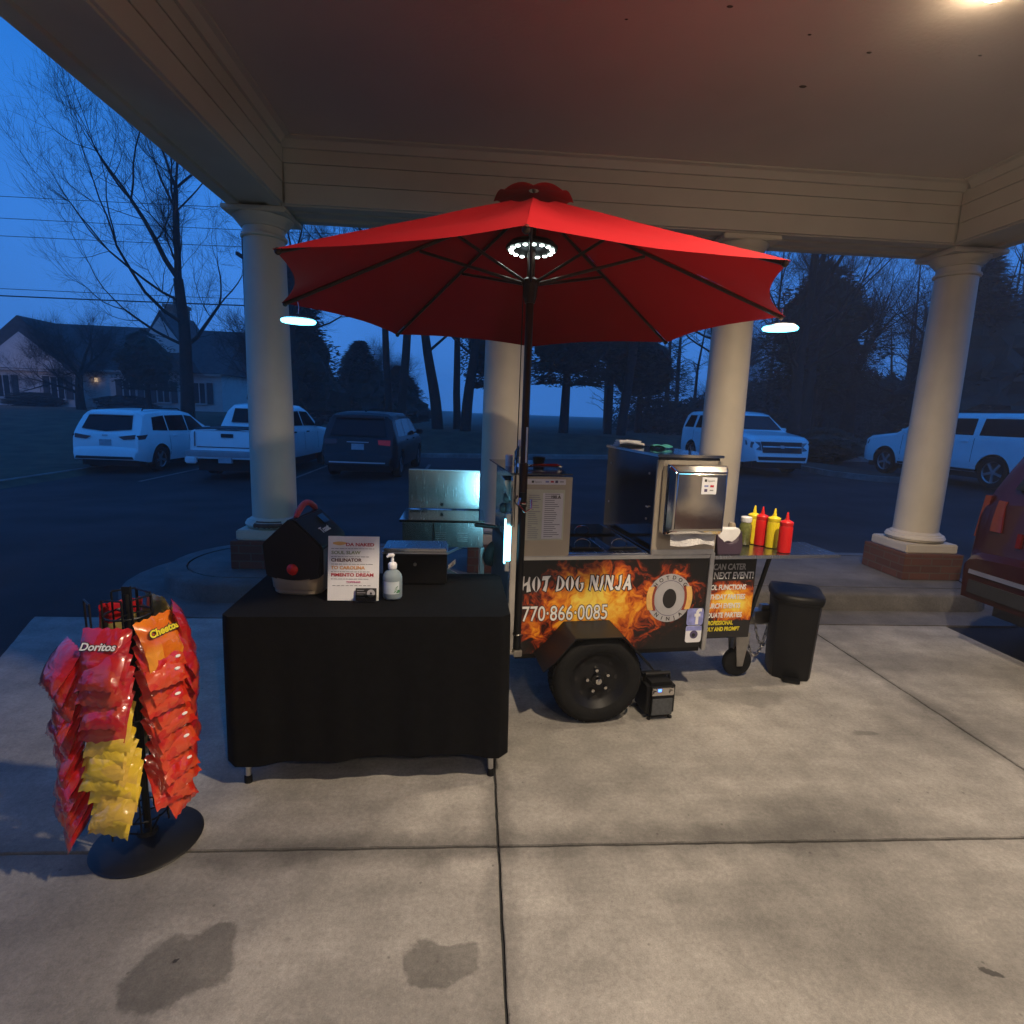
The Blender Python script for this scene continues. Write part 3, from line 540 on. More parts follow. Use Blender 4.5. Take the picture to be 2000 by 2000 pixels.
# warmer box with towel dispenser
one('box', .772, 1.125, .002, .78, .846, 1.366).build('warmer_box', MT['darksteel'], cart, bevel=.004)
one('box', .763, 1.133, -.014, .0012, .8425, 1.352).build('warmer_front', MT['tan'], cart, bevel=.002)
one('box', .758, 1.138, -.018, .784, 1.3675, 1.382).build('warmer_top', MT['chrome'], cart, bevel=.004)
MB().tube([(.757, .03, 1.10), (.735, .03, 1.10), (.735, .01, 1.10)], .005, 8).build('door_latch', MT['chrome'], cart)
for v in (.10, .70):
    for z in (1.02, 1.27): MB().ball((.771, v, z), .007, 8, 6).build('rivet', MT['zinc'], cart)
B = [(.792, .968), (1.122, .968), (1.122, 1.335), (.792, 1.335)]; Fp = [(.822, 1.0), (1.10, 1.0), (1.10, 1.300), (.822, 1.300)]
dm = MB(); vs_ = [(u, -.0145, z) for u, z in B] + [(u, -.085, z) for u, z in B] + [(u, -.125, z) for u, z in Fp]
dm.add(vs_, [(3, 2, 1, 0), (8, 9, 10, 11)] + [(i, (i + 1) % 4, 4 + (i + 1) % 4, 4 + i) for i in range(4)] + [(4 + i, 4 + (i + 1) % 4, 8 + (i + 1) % 4, 8 + i) for i in range(4)])
dsp = dm.build('towel_dispenser', MT['chrome'], cart, bevel=.008, seg=3)
sk = one('box', .958, 1.042, -.1275, -.1255, 1.19, 1.278).build('card_sticker', MT['whitep'], dsp, bevel=.001)
text('Square', .0145, MT['inkgrey'], sk, at(.987, -.1282, 1.256)); cardlogos(sk, [(.972, 1.255, .012, .012, 'ink'), (.972, 1.229, .022, .008, 'inkblue'), (1.005, 1.227, .020, .011, 'inkred'), (.974, 1.203, .016, .015, 'violet'), (1.004, 1.208, .02, .006, 'inkgrey')], -.1277)
tw = MB(); tw.grid(lambda a, b: (.835 + .255 * a, -.07 + .012 * sin(a * 9) * b - .012 * b, .985 - (.075 + .008 * sin(a * 7)) * b), 16, 5); tw.build('paper_towel', MT['towel'], dsp)
MB().lathe([(.007, -.019), (.007, -.0145)], 10, (1.11, 0, 1.345), 'y').build('lock', MT['zinc'], dsp)
fold = one('box', .766, 1.130, -.0165, -.0142, .844, .872).build('kick_strip', MT['alu'], cart, bevel=.001)

# lettering of the flame panel: tapered brush strokes
def cres(x0, x1, th, side):
    n = 10; P = []
    for k in range(n + 1):
        t = k / n; b = sin(pi * t); P.append(((x0 + x1) / 2 + side * (x1 - x0) / 2 * b ** .8, t))
    for k in range(n, -1, -1):
        t = k / n; b = sin(pi * t); P.append(((x0 + x1) / 2 + side * ((x1 - x0) / 2 * b ** .8 - th * b ** 1.2), t))
    return P[::-1] if side > 0 else P
GL = {
 'H': (.80, [[(.02, .96), (.17, 1.0), (.15, .55), (.10, .12), (.0, .22)], [(.58, .97), (.70, .92), (.66, .55), (.80, .06), (.40, .0), (.42, .52)], [(.10, .50), (.46, .66), (.50, .48), (.10, .36)]]),
 'O': (.84, [cres(.02, .80, .26, -1), cres(.02, .80, .26, 1)]),
 'T': (.82, [[(.02, .72), (.08, .98), (.84, 1.0), (.58, .76), (.30, .74)], [(.36, .80), (.60, .80), (.54, .40), (.44, .0), (.12, .12), (.30, .42)]]),
 'D': (.84, [[(.16, .97), (.30, 1.0), (.28, .5), (.24, .14), (.0, .02), (.10, .5)], [(.26, 1.0)] + [(.26 + .56 * sin(pi * k / 10) ** .8, 1 - k / 10) for k in range(1, 10)] + [(.02, .0), (.22, .14)] + [(.26 + .30 * sin(pi * k / 10), k / 10) for k in range(2, 10)]]),
 'G': (.86, [cres(.04, .90, .28, -1)[:], [(.50, .52), (.82, .54), (.80, .22), (.62, .0), (.44, .02), (.60, .2), (.62, .40)]]),
 'N': (.92, [[(.10, 1.0), (.26, .95), (.20, .5), (.12, .0), (.0, .10), (.10, .5)], [(.10, 1.0), (.36, .98), (.62, .5), (.90, .08), (.62, .0), (.38, .42)], [(.66, .98), (.86, .94), (.80, .5), (.76, .16), (.64, .34)]]),
 'I': (.42, [[(.16, .90), (.36, 1.0), (.34, .5), (.14, .0), (.0, .08), (.12, .5)]]),
 'J': (.72, [[(.44, .92), (.66, 1.0), (.64, .4), (.52, .0), (.30, .12), (.46, .4)], [(.02, .22), (.22, .30), (.34, .18), (.56, .14), (.50, .0), (.22, .04)]]),
 'A': (.90, [[(.50, 1.0), (.64, .86), (.42, .45), (.20, .0), (.0, .08), (.26, .5)], [(.48, 1.0), (.66, .98), (.74, .5), (.92, .06), (.58, .0), (.54, .5)], [(.20, .42), (.70, .46), (.70, .28), (.22, .26)]]),
}
def poff(P, d):
    n = len(P); out = []
    A = sum(P[i][0] * P[(i + 1) % n][1] - P[(i + 1) % n][0] * P[i][1] for i in range(n)); sg = 1 if A > 0 else -1
    for i in range(n):
        a, b, c = P[i - 1], P[i], P[(i + 1) % n]
        e1 = Vector((b[0] - a[0], b[1] - a[1])); e2 = Vector((c[0] - b[0], c[1] - b[1]))
        if e1.length < 1e-6 or e2.length < 1e-6: out.append(b); continue
        e1.normalize(); e2.normalize(); n1 = Vector((e1.y, -e1.x)) * sg; n2 = Vector((e2.y, -e2.x)) * sg; nn = n1 + n2
        if nn.length < .3: nn = n1
        nn.normalize(); out.append((b[0] + nn.x * d, b[1] + nn.y * d))
    return out
def brush(s, x, z, h, wsc, y, parent, space=.45):
    fg, bgd = MB(), MB(); lay = 0
    for ch in s:
        if ch == ' ': x += space * h * wsc; continue
        w, polys = GL[ch]
        for P in polys:
            A = sum(P[i][0] * P[(i + 1) % len(P)][1] - P[(i + 1) % len(P)][0] * P[i][1] for i in range(len(P)))
            if A < 0: P = P[::-1]
            lay = (lay + 1) % 9; d = lay * .00005
            fg.prism([(x + px * h * wsc, z + pz * h) for px, pz in P], lambda a, b: (a, y - .0012, b), lambda a, b: (a, y - .0016 - d, b))
            Q = poff([(x + px * h * wsc, z + pz * h) for px, pz in P], .0065)
            bgd.prism(Q, lambda a, b: (a, y, b), lambda a, b: (a, y - .0006 - d, b))
        x += (w + .06) * h * wsc
    bgd.build('lettering_outline', MT['ink'], parent, smooth=0); fg.build('lettering', MT['inkwhite'], parent, smooth=0); return x  # black print outline behind the white letters
brush('HOT DOG NINJA', .069, .645, .088, .66, -.0035, cart)
for bold, mt_, dy in ((.0045, 'ink', 0), (.0006, 'inkwhite', .0012)):
    text('770·866·0085', .118, MT[mt_], cart, at(.070, -.0042 - dy, .486), bold=bold, sx=.735)
# round emblem: ring lettering and two buns (the figure inside is left out)
def disc(u, z, ru, rz, y0, y1, mt_, name, n=40, bev=0):
    mm = MB().prism([(u + ru * cos(2 * pi * k / n), z + rz * sin(2 * pi * k / n)) for k in range(n)], lambda a, b: (a, y1, b), lambda a, b: (a, y0, b)); return mm.build(name, MT[mt_], cart, bevel=bev)
disc(.897, .594, .130, .138, -.0048, -.0032, 'inksilver', 'emblem_disc'); disc(.897, .594, .094, .102, -.0054, -.0049, 'violet', 'emblem_ring'); disc(.897, .594, .091, .099, -.0060, -.0055, 'inksilver', 'emblem_centre')
disc(.897, .592, .040, .056, -.0067, -.0061, 'ink', 'emblem_spot')
for s in (-1, 1):
    for (off, hw_, hh, mt_, nm, y) in ((.119, .016, .066, 'bun', 'bun', -.0066), (.098, .010, .070, 'sausage', 'sausage', -.0060)):
        P = [(.897 + s * (off - .012 * ((k / 7) * 2 - 1) ** 2 + hw_), .594 + hh * (k / 7 * 2 - 1)) for k in range(8)] + [(.897 + s * (off - .012 * ((k / 7) * 2 - 1) ** 2 - hw_), .594 + hh * (k / 7 * 2 - 1)) for k in range(7, -1, -1)]
        mm = MB().prism(P if s > 0 else P[::-1], lambda a, b: (a, y + .0012, b), lambda a, b: (a, y, b)); mm.build(nm, MT[mt_], cart)
for s_, a0, a1, up in (('HOTDOG', 140, 40, 1), ('NINJA', 232, 308, -1)):
    for k, ch in enumerate(s_):
        a = radians(a0 + (a1 - a0) * k / (len(s_) - 1)); r = .112
        rot = (a - pi / 2) if up > 0 else (a + pi / 2)
        text(ch, .030, MT['ink'], cart, at(.897 + r * cos(a), -.0056, .594 + r * 1.06 * sin(a)) @ Matrix.Rotation(rot, 4, 'Z') @ Matrix.Translation((0, -.010, 0)), align='CENTER', bold=.0004)
# two square stickers
def rrect(x0, x1, z0, z1, r, n=5):
    P = []
    for cx_, cz_, a0 in ((x1 - r, z1 - r, 0), (x0 + r, z1 - r, 90), (x0 + r, z0 + r, 180), (x1 - r, z0 + r, 270)): P += [(cx_ + r * cos(radians(a0 + 90 * k / n)), cz_ + r * sin(radians(a0 + 90 * k / n))) for k in range(n + 1)]
    return P
def plate_(P, y0, y1, mt_, name, parent=None): return MB().prism(P, lambda a, b: (a, y1, b), lambda a, b: (a, y0, b)).build(name, MT[mt_], parent or cart)
MT['fbblue'] = mat('sticker_blue', (.26, .28, .58), .4, var=.25, scale=30)
s1 = plate_(rrect(1.012, 1.111, .432, .530, .014), -.0052, -.0034, 'fbblue', 'letter_sticker')
text('f', .125, MT['inkwhite'], s1, at(1.058, -.0060, .440), bold=.003)
s2 = plate_(rrect(1.012, 1.108, .330, .428, .014), -.0052, -.0034, 'whitep', 'camera_sticker')
one('box', 1.013, 1.107, -.0058, -.0053, .400, .427).build('top_band', MT['fbblue'], s2); 
MB().lathe([(.024, -.0064), (.024, -.0054)], 24, (1.062, 0, .377), 'y').build('lens', MT['violet'], s2); MB().lathe([(.011, -.0072), (.011, -.0066)], 18, (1.060, 0, .374), 'y').build('lens_core', MT['ink'], s2)

# wheel, fender, running gear
def cart_wheel(v, out):
    w = MB().lathe([(.055, 0), (.07, .012 * 1), (.11, .02), (.125, .0), (.125, -.05)][::1], 36, (.44, v, .235), 'y'); 
    wh = MB()
    pr = [(1e-5, -.052), (.03, -.05), (.034, -.040), (.05, -.038), (.075, -.020), (.105, -.022), (.128, -.030), (.150, -.060), (.154, -.062), (.154, .05)]
    wh.lathe([(r, v + out * h * -1 if out < 0 else v + h) for r, h in pr], 40, (.44, 0, .235), 'y', cap=False)
    hub = wh.build('wheel', MT['blackm'], cart, smooth=40)
    ty = MB(); tp = [(.152, -.06), (.165, -.068), (.20, -.072), (.226, -.062), (.235, -.045), (.2365, 0), (.235, .045), (.226, .062), (.20, .072), (.165, .068), (.152, .06)]
    ty.lathe([(r, v + h) for r, h in tp], 56, (.44, 0, .235), 'y', cap=False); ty.build('tyre', MT['rubber'], hub, smooth=50)
    tr = MB()
    for k in range(40):
        for s, o in ((-1, 0), (0, .5), (1, 0)):
            a = 2 * pi * (k + o) / 40; mtx = Matrix.Translation((.44, v + s * .034, .235)) @ Matrix.Rotation(a, 4, 'Y')
            tr.box(.2355, .2395, -.013, .013, -.013, .013, mtx)
    tr.build('tread', MT['rubber'], hub)
    for k in range(5):
        a = 2 * pi * k / 5 + .5; MB().lathe([(.009, v - .062), (.009, v - .030)], 6, (.44 + .058 * cos(a), 0, .235 + .058 * sin(a)), 'y').build('lug_nut', MT['chrome'], hub)
    MB().lathe([(1e-5, v - .074), (.016, v - .07), (.022, v - .05)], 16, (.44, 0, .235), 'y', cap=False).build('hub_cap', MT['chrome'], hub)
    for k in range(8):
        a = 2 * pi * k / 8; MB().lathe([(.013, v - .0245), (.013, v - .0225)], 10, (.44 + .112 * cos(a), 0, .235 + .112 * sin(a)), 'y').build('vent_hole', MT['ink'], hub)
cart_wheel(-.155, 1); cart_wheel(.93, 1)
for v0, v1 in ((-.245, -.006), (.81, 1.02)):
    out = [(.14, .31), (.20, .36), (.30, .480), (.555, .480), (.70, .33), (.73, .29)]; inn = [(.722, .287), (.692, .325), (.550, .475), (.305, .475), (.205, .36), (.146, .31)]
    f_ = MB(); f_.prism(out + inn, lambda a, b: (a, v1, b), lambda a, b: (a, v0, b)); f_.build('fender', MT['blackm'], cart, bevel=.003)
MB().tube([(.44, -.10, .235), (.44, .88, .235)], .02, 10).build('axle', MT['blackm'], cart)
for v in (.05, .75): one('box', .05, 1.12, v - .02, v + .02, .262, .308).build('frame_rail', MT['blackm'], cart)
one('box', -.02, .06, -.03, .03, .312, .324).build('foot_bracket', MT['zinc'], cart, bevel=.002); one('box', .03, .075, -.035, -.005, .30, .335).build('foot_bracket', MT['zinc'], cart, bevel=.003)
MB().tube([(.051, -.006, .335), (.051, -.006, 1.175)], .0205, 16).build('umbrella_holder', MT['blackm'], cart)
for z in (.42, 1.12): MB().tube([(.051 + .0235 * cos(a), -.006 + .0235 * sin(a), z) for a in [2 * pi * k / 16 for k in range(17)]], .005, 6).build('holder_clamp', MT['chrome'], cart)
hk = MB(); hk.tube([(.03, -.05, 1.15), (.02, -.075, 1.12), (.05, -.085, 1.085), (.085, -.07, 1.10), (.09, -.04, 1.14)], .005, 8); hk.build('wire_hook', MT['chrome'], cart)
# led strip on the left corner post
ls = one('box', -.026, -.0045, .0, .030, .76, 1.06).build('led_channel', MT['alu'], cart)
(lambda m_: (m_.box(-.0305, -.0265, .004, .028, .80, 1.03), m_.box(-.0255, -.0035, -.0175, -.0130, .82, 1.0), m_)[2])(MB()).build('led_strip', MT['ledcyan'], ls)
ld = bpy.data.lights.new('led_light', 'AREA'); ld.shape = 'RECTANGLE'; ld.size = .24; ld.size_y = .03; ld.energy = 4; ld.color = (.25, .78, 1); lo = bpy.data.objects.new('led_light', ld); COL.objects.link(lo); lo.parent = cart; lo.location = (-.035, .045, .90); lo.rotation_euler = (0, radians(90), radians(-80))
# side shelf, catering sign box, tongue, caster
one('box', 1.1405, 1.928, -.012, .312, .812, .832).build('side_shelf', MT['steel'], cart, bevel=.003)
MB().tube([(1.60, .15, .812), (1.505, .17, .36)], [.013, .013], 4).build('shelf_brace', MT['blackm'], cart, smooth=0)
one('box', 1.142, 1.478, .102, .50, .300, .806).build('propane_box', MT['blackm'], cart, bevel=.004)
sg = one('box', 1.144, 1.472, .096, .1015, .306, .790).build('catering_sign', MT['flame2'], cart)
rows = [('WE CAN CATER', .722, .050, 'inksilver', 1.405), ('YOUR NEXT EVENT!', .668, .056, 'inkwhite', 1.462), ('SCHOOL FUNCTIONS', .602, .042, 'inkwhite', 1.42), ('BIRTHDAY PARTIES', .544, .042, 'inkwhite', 1.42), ('CHURCH EVENTS', .490, .042, 'inkwhite', 1.395), ('GRADUATE PARTIES', .433, .042, 'inkwhite', 1.412), ('PROFESSIONAL', .388, .034, 'inkyellow', 1.36), ('FRIENDLY AND PROMPT', .350, .034, 'inkyellow', 1.405)]
one('box', 1.145, 1.471, .0945, .0958, .655, .788).build('dark_band', MT['ink'], sg); one('box', 1.145, 1.471, .0945, .0958, .308, .412).build('dark_band', MT['ink'], sg)
for s_, z, sz, mk, xr in rows:
    text(s_, sz, MT[mk], sg, at(xr, .0935, z), align='RIGHT', bold=.0012, sx=.74, shear=.06)
tn = MB(); tn.box(1.10, 1.80, .36, .43, .275, .325); tn.build('tow_bar', MT['zinc'], cart, bevel=.004)
cp_ = MB(); cp_.box(1.68, 1.90, .352, .438, .30, .362); cp_.ball((1.89, .395, .33), .042, 14, 8); cp_.box(1.74, 1.80, .375, .415, .362, .395); cp_.build('coupler', MT['zinc'], cart, bevel=.003)
def chain(p0, p1, sag, name, n=13):
    mm = MB(); p0, p1 = Vector(p0), Vector(p1)
    pt = lambda t: p0.lerp(p1, t) + Vector((0, 0, -sag * 4 * t * (1 - t)))
    for k in range(n):
        a, b = pt(k / n), pt((k + 1) / n); d = (b - a); l = d.length * .72; rot = d.to_track_quat('X', 'Z').to_matrix().to_4x4() @ Matrix.Rotation(pi / 2 * (k % 2), 4, 'X'); c = (a + b) / 2
        mm.tube([Matrix.Translation(c) @ rot @ Vector((l * cos(q), .008 * sin(q), 0)) for q in [2 * pi * j / 10 for j in range(11)]], .0028, 5, cap=False)
    return mm.build(name, MT['zinc'], cart)
chain((1.62, .34, .28), (1.78, .345, .285), .22, 'safety_chain', 22); chain((1.70, .37, .28), (1.84, .36, .29), .16, 'safety_chain', 18)
cs = MB(); cs.box(1.455, 1.465, .205, .235, .09, .30); cs.box(1.515, 1.525, .205, .235, .09, .30); cs.box(1.45, 1.53, .195, .245, .285, .31); cs.prism([(1.44, .30), (1.54, .30), (1.51, .08), (1.47, .08)], lambda a, b: (a, .176, b), lambda a, b: (a, .170, b)); cs.prism([(1.44, .30), (1.54, .30), (1.51, .08), (1.47, .08)], lambda a, b: (a, .262, b), lambda a, b: (a, .256, b)); cst = cs.build('caster_fork', MT['zinc'], cart, bevel=.002)
MB().lathe([(.03, .19), (.07, .188), (.088, .195), (.095, .212), (.088, .232), (.07, .238), (.03, .236)], 30, (1.492, 0, .097), 'y').build('caster_wheel', MT['rubber'], cst, smooth=45)

# ------------------------------------------------------------------ things standing on the cart
def place(t, u, v, z): t.location = cw_(u, v, z); t.rotation_euler = (0, 0, CA); return t
def squeeze(label, u, v, mk, h=.165):
    t = place(thing('squeeze_bottle', label, 'squeeze bottle', (0, 0, 0), 0, 'squeeze bottles on the side shelf'), u, v, .8325)
    MB().lathe([(.030, 0), (.036, .004), (.0365, .02), (.0365, h * .88), (.034, h * .95), (.030, h)], 26).build('bottle', MT[mk], t, smooth=50)
    cp = MB().lathe([(.0345, h - .008), (.036, h - .004), (.036, h + .012), (.030, h + .018), (.012, h + .026), (.010, h + .034), (.0045, h + .068), (.0035, h + .07), (1e-5, h + .07)], 24).build('nozzle_cap', MT[mk], t, smooth=35)
squeeze('red ketchup bottle nearest the shelf front', 1.602, .05, 'redp'); squeeze('yellow mustard bottle between the two red bottles', 1.605, .168, 'yellowp'); squeeze('dark red ketchup bottle second from the left, behind the front mustard', 1.572, .235, 'redp'); squeeze('yellow mustard bottle at the back beside the white-lidded jar', 1.545, .275, 'yellowp')
def at_w(px): pass
j = place(thing('relish_jar', 'glass jar of green relish with a white lid on the shelf', 'jar'), 1.475, .245, .8325)
MB().lathe([(.030, 0), (.036, .006), (.036, .12), (.03, .135), (.028, .14)], 24).build('glass', MT['relish'], j, smooth=50); MB().lathe([(.031, .1405), (.032, .145), (.032, .168), (.028, .172)], 24).build('lid', MT['whitep'], j)
j = place(thing('pepper_shaker', 'small cream-topped shaker behind the napkin holder', 'shaker'), 1.40, .27, .8325)
MB().lathe([(.02, 0), (.022, .01), (.020, .10)], 18).build('glass', MT['relish'], j); MB().lathe([(.021, .1005), (.022, .115), (.016, .13), (1e-5, .132)], 18).build('lid', MT['beige'], j)
nh = place(thing('napkin_holder', 'dark plum napkin holder with white napkins beside the warmer', 'napkin holder'), 1.235, .09, .8325)
P = [(-.072, .0), (.072, .0), (.080, .05), (.080, .135)] + [(.080 - .16 * k / 10, .135 - .075 * sin(pi * k / 10) ** .7) for k in range(1, 10)] + [(-.080, .135), (-.080, .05)]
bk = MB(); bk.prism(P, lambda a, b: (a, -.052, b), lambda a, b: (a * .96, -.066 - .02 * (b < .09), b)); bk.build('front_plate', MT['purple'], nh, bevel=.004)
one('box', -.078, .078, -.05, .055, .0, .128).build('case', MT['purple'], nh, bevel=.01)
nk = MB(); 
for k in range(6): nk.box(-.073, .073, -.049 + k * .008, -.043 + k * .008, .015, .138 + .002 * (k % 3))
nk.build('napkin_stack', MT['paper'], nh)
nf = MB(); nf.grid(lambda a, b: (-.072 + .144 * a, -.0535 - .003 * sin(a * 8), .135 - b * (.05 + .022 * sin(pi * a) + .01 * sin(9 * a))), 14, 4); nf.build('napkin', MT['paper'], nh)
tl = place(thing('folded_towel', 'folded white towel lying on the warmer box', 'towel'), .86, .66, 1.3825)
mm = MB()
for k in range(3): mm.box(-.085 + .004 * k, .085 - .006 * k, -.05, .05 - .005 * k, .001 + k * .0125, .012 + k * .0125)
mm.build('towel_fold', MT['towel'], tl, bevel=.005); MB().tube([(-.08, -.052, .02), (-.03, -.056, .028), (.03, -.054, .02), (.085, -.05, .012)], [.012, .016, .014, .01], 10).build('towel_roll', MT['towel'], tl)
rg = MB(); rg.grid(lambda a, b: (-.05 + .12 * a, -.04 + .08 * b, .004 + .007 * sin(6 * a + 4 * b) + .006 * sin(11 * b)), 12, 8); o = rg.build('cleaning_cloth', mat('teal_cloth', (.06, .35, .33), .9, var=.2), None); o.location = cw_(1.0, .5, 1.392); tag(o, 'small teal cloth behind the towel dispenser on the warmer', 'cloth')
bt = place(thing('spray_bottle', 'clear bottle with white cap standing on the cabinet behind the pole', 'bottle'), .085, .30, 1.2705)
MB().lathe([(.024, 0), (.027, .005), (.027, .085), (.013, .11), (.012, .118)], 20).build('bottle', MT['clear'], bt, smooth=50); MB().lathe([(.0135, .1185), (.0135, .145), (.009, .15)], 16).build('cap', MT['whitep'], bt)
sp = place(thing('salt_tub', 'small white tub left of the pole on the cabinet top', 'tub'), .04, .36, 1.2705); MB().lathe([(.02, 0), (.022, .06), (.018, .063)], 18).build('tub', MT['whitep'], sp)
pb = place(thing('black_cup', 'short black cup on the cabinet top', 'cup'), .225, .42, 1.2705); MB().lathe([(.03, 0), (.036, .045), (.038, .05), (.033, .05), (.029, .006), (1e-5, .005)], 22).build('cup', MT['black'], pb)
tg = place(thing('tongs', 'steel tongs lying on the cabinet top beside the pole', 'tongs'), .20, .26, 1.275)
for s in (-1, 1): MB().tube([(-.09, s * .004, .006), (.0, s * .016, .012), (.10, s * .022, .012), (.115, s * .02, .008)], [.006, .007, .008, .004], 6).build('arm', MT['chrome'], tg)

# ------------------------------------------------------------------ folding griddle stand left of the cart
gr = thing('griddle_stand', 'steel griddle stand with raised lid behind the black table', 'griddle', (-.46, 3.58, 0), radians(1))
one('box', 0, .50, .40, .415, .875, 1.145).build('raised_lid', MT['steel'], gr, bevel=.003); one('box', .0, .50, .385, .42, 1.1455, 1.152).build('lid_edge', MT['alu'], gr, bevel=.002)
MB().lathe([(.012, .385), (.012, .3995)], 16, (.235, 0, .905), 'y').build('drain_plug', MT['black'], gr); one('box', .01, .13, .36, .399, .885, .925).build('side_tray', MT['steel'], gr, bevel=.003)
one('box', -.02, .53, -.01, .42, .852, .868).build('griddle_top', MT['chrome'], gr, bevel=.003)
one('box', 0, .52, .0, .012, .70, .85).build('front_panel', MT['steel'], gr, bevel=.002)
for u in (.21, .35):
    for k in range(5): one('box', u, u + .07, -.006, -.0005, .725 + k * .013, .731 + k * .013).build('louvre', MT['steel'], gr)
one('box', -.005, .525, .015, .40, .685, .699).build('lower_shelf', MT['steel'], gr)
for (u, v) in ((0, 0), (.52, 0), (0, .40), (.52, .40)): one('box', u - .013, u + .013, v - .013 + .02, v + .013 + .02, .0, .684).build('leg', MT['alu'], gr, bevel=.002)
MB().tube([(.02, .04, .66), (.50, .04, .42)], .011, 4).build('brace', MT['alu'], gr); MB().tube([(.02, .38, .42), (.50, .38, .66)], .011, 4).build('brace', MT['alu'], gr)
MB().tube([(.47, -.02, .845), (.60, -.03, .835)], .014, 12).build('grip', MT['black'], gr); MB().tube([(.60, -.03, .835), (.63, -.03, .80), (.66, -.02, .60)], .011, 10).build('handle_bar', MT['blackm'], gr)
w_ = MB().lathe([(.02, -.03), (.07, -.03), (.082, -.02), (.085, 0), (.082, .02), (.07, .03), (.02, .03)], 28, (0, 0, 0), 'x'); o = w_.build('wheel', MT['rubber'], gr, smooth=45); o.location = (.585, -.02, .655); o.rotation_euler = (0, radians(12), radians(-28))
MB().tube([(.20, -.008, .85), (.205, -.02, .76), (.195, -.015, .66), (.24, .0, .60)], .003, 6).build('cable', MT['rubber'], gr)

# ================================================================== umbrella
um = thing('patio_umbrella', 'red market umbrella with dark ribs rising from the cart corner', 'umbrella', (.243, 2.772, 0)); um.rotation_euler = (radians(-1.7), 0, 0)
RR, ZR, ZA = 1.217, 2.062, 2.575; OFF = radians(-5.75)
def tip(k, r=1.0, z=None):
    a = OFF + 2 * pi * k / 8; return Vector((RR * r * cos(a), RR * r * sin(a), (ZA + (ZR - ZA) * r - (.03 * r ** 2 if k % 8 == 6 else 0)) if z is None else z))
cn = MB(); NS, NRd = 12, 12; vs_ = []; fs_ = []
for k in range(8):
    base = len(vs_)
    for j in range(NRd + 1):
        r = .115 + (1 - .115) * j / NRd
        A, B2 = tip(k, r), tip(k + 1, r)
        for i in range(NS + 1):
            s = i / NS; p = A.lerp(B2, s); bow = 4 * s * (1 - s)
            edge = max(0, (r - .80) / .2) ** 1.3
            inward = Vector((p.x, p.y, 0)).normalized() * (-.066 * bow * edge)
            p = p + inward; p.z += -.028 * bow * sin(pi * min(1, r)) * 1 + .014 * noise.noise(Vector((k * 3.1 + s * 4, r * 6, 1))) * r * (1.15 - r) + .008 * bow * edge
            vs_.append(p)
    fs_ += [(base + j * (NS + 1) + i, base + (j + 1) * (NS + 1) + i, base + (j + 1) * (NS + 1) + i + 1, base + j * (NS + 1) + i + 1) for j in range(NRd) for i in range(NS)]
cn.add(vs_, fs_); cn.build('canopy', MT['red_canvas'], um, smooth=25)
# turned-down hem strip all round the edge
vt = MB(); vs_ = []; fs_ = []
for k in range(8):
    b0 = len(vs_)
    for j in range(5):
        r = j / 4
        for i in range(9):
            s = i / 8; a, b = tip(k, .02 + .135 * r), tip(k + 1, .02 + .135 * r); p = a.lerp(b, s); p.z = ZA + .022 - .050 * r + (.022 * (4 * s * (1 - s)) if j == 4 else .012 * 4 * s * (1 - s) * r); vs_.append(p)
    fs_ += [(b0 + j * 9 + i, b0 + (j + 1) * 9 + i, b0 + (j + 1) * 9 + i + 1, b0 + j * 9 + i + 1) for j in range(4) for i in range(8)]
vt.add(vs_, fs_); vt.build('vent_cap', MT['red_canvas'], um, smooth=25)
MB().ball((0, 0, ZA + .026), .009, 10, 6, (1, 1, 1.6)).build('finial', MT['bronze'], um)
MB().tube([(0, 0, .95), (0, 0, 2.555)], .019, 18).build('pole', MT['bronze'], um); MB().tube([(0, 0, 1.10), (0, 0, 1.32)], .0235, 18).build('pole_sleeve', MT['bronze'], um)
MB().lathe([(.024, 2.09), (.032, 2.12), (.036, 2.165), (.043, 2.18), (.043, 2.195), (.03, 2.205)], 20).build('runner', MT['bronze'], um); MB().lathe([(.03, 2.50), (.045, 2.515), (.045, 2.54), (.025, 2.555)], 20).build('top_hub', MT['bronze'], um)
for k in range(8):
    a = tip(k, .03, 2.53); b = tip(k, .985); b.z -= .012; mid = a.lerp(b, .48); mid.z += .004
    rb = MB(); rb.tube([a, mid, b], .0085, 6); rbo = rb.build('rib', MT['bronze'], um)
    c = tip(k, .035, 2.185); MB().tube([c, a.lerp(b, .43) - Vector((0, 0, .01))], .0075, 6).build('strut', MT['bronze'], rbo)
    MB().ball(b, .013, 8, 6).build('rib_end', MT['bronze'], rbo)
MB().tube([(-.035, -.02, 2.2), (-.037, -.03, 1.6), (-.042, -.035, 1.0)], .0025, 6).build('pull_cord', MT['rubber'], um)
MB().tube([(.008, -.0235, 1.325), (.008, -.0225, 1.50)], .0045, 6).build('crank_rod', MT['inkwhite'], um)
tiltm = Matrix.Translation((.243, 2.772, 0)) @ Matrix.Rotation(radians(-1.7), 4, 'X')
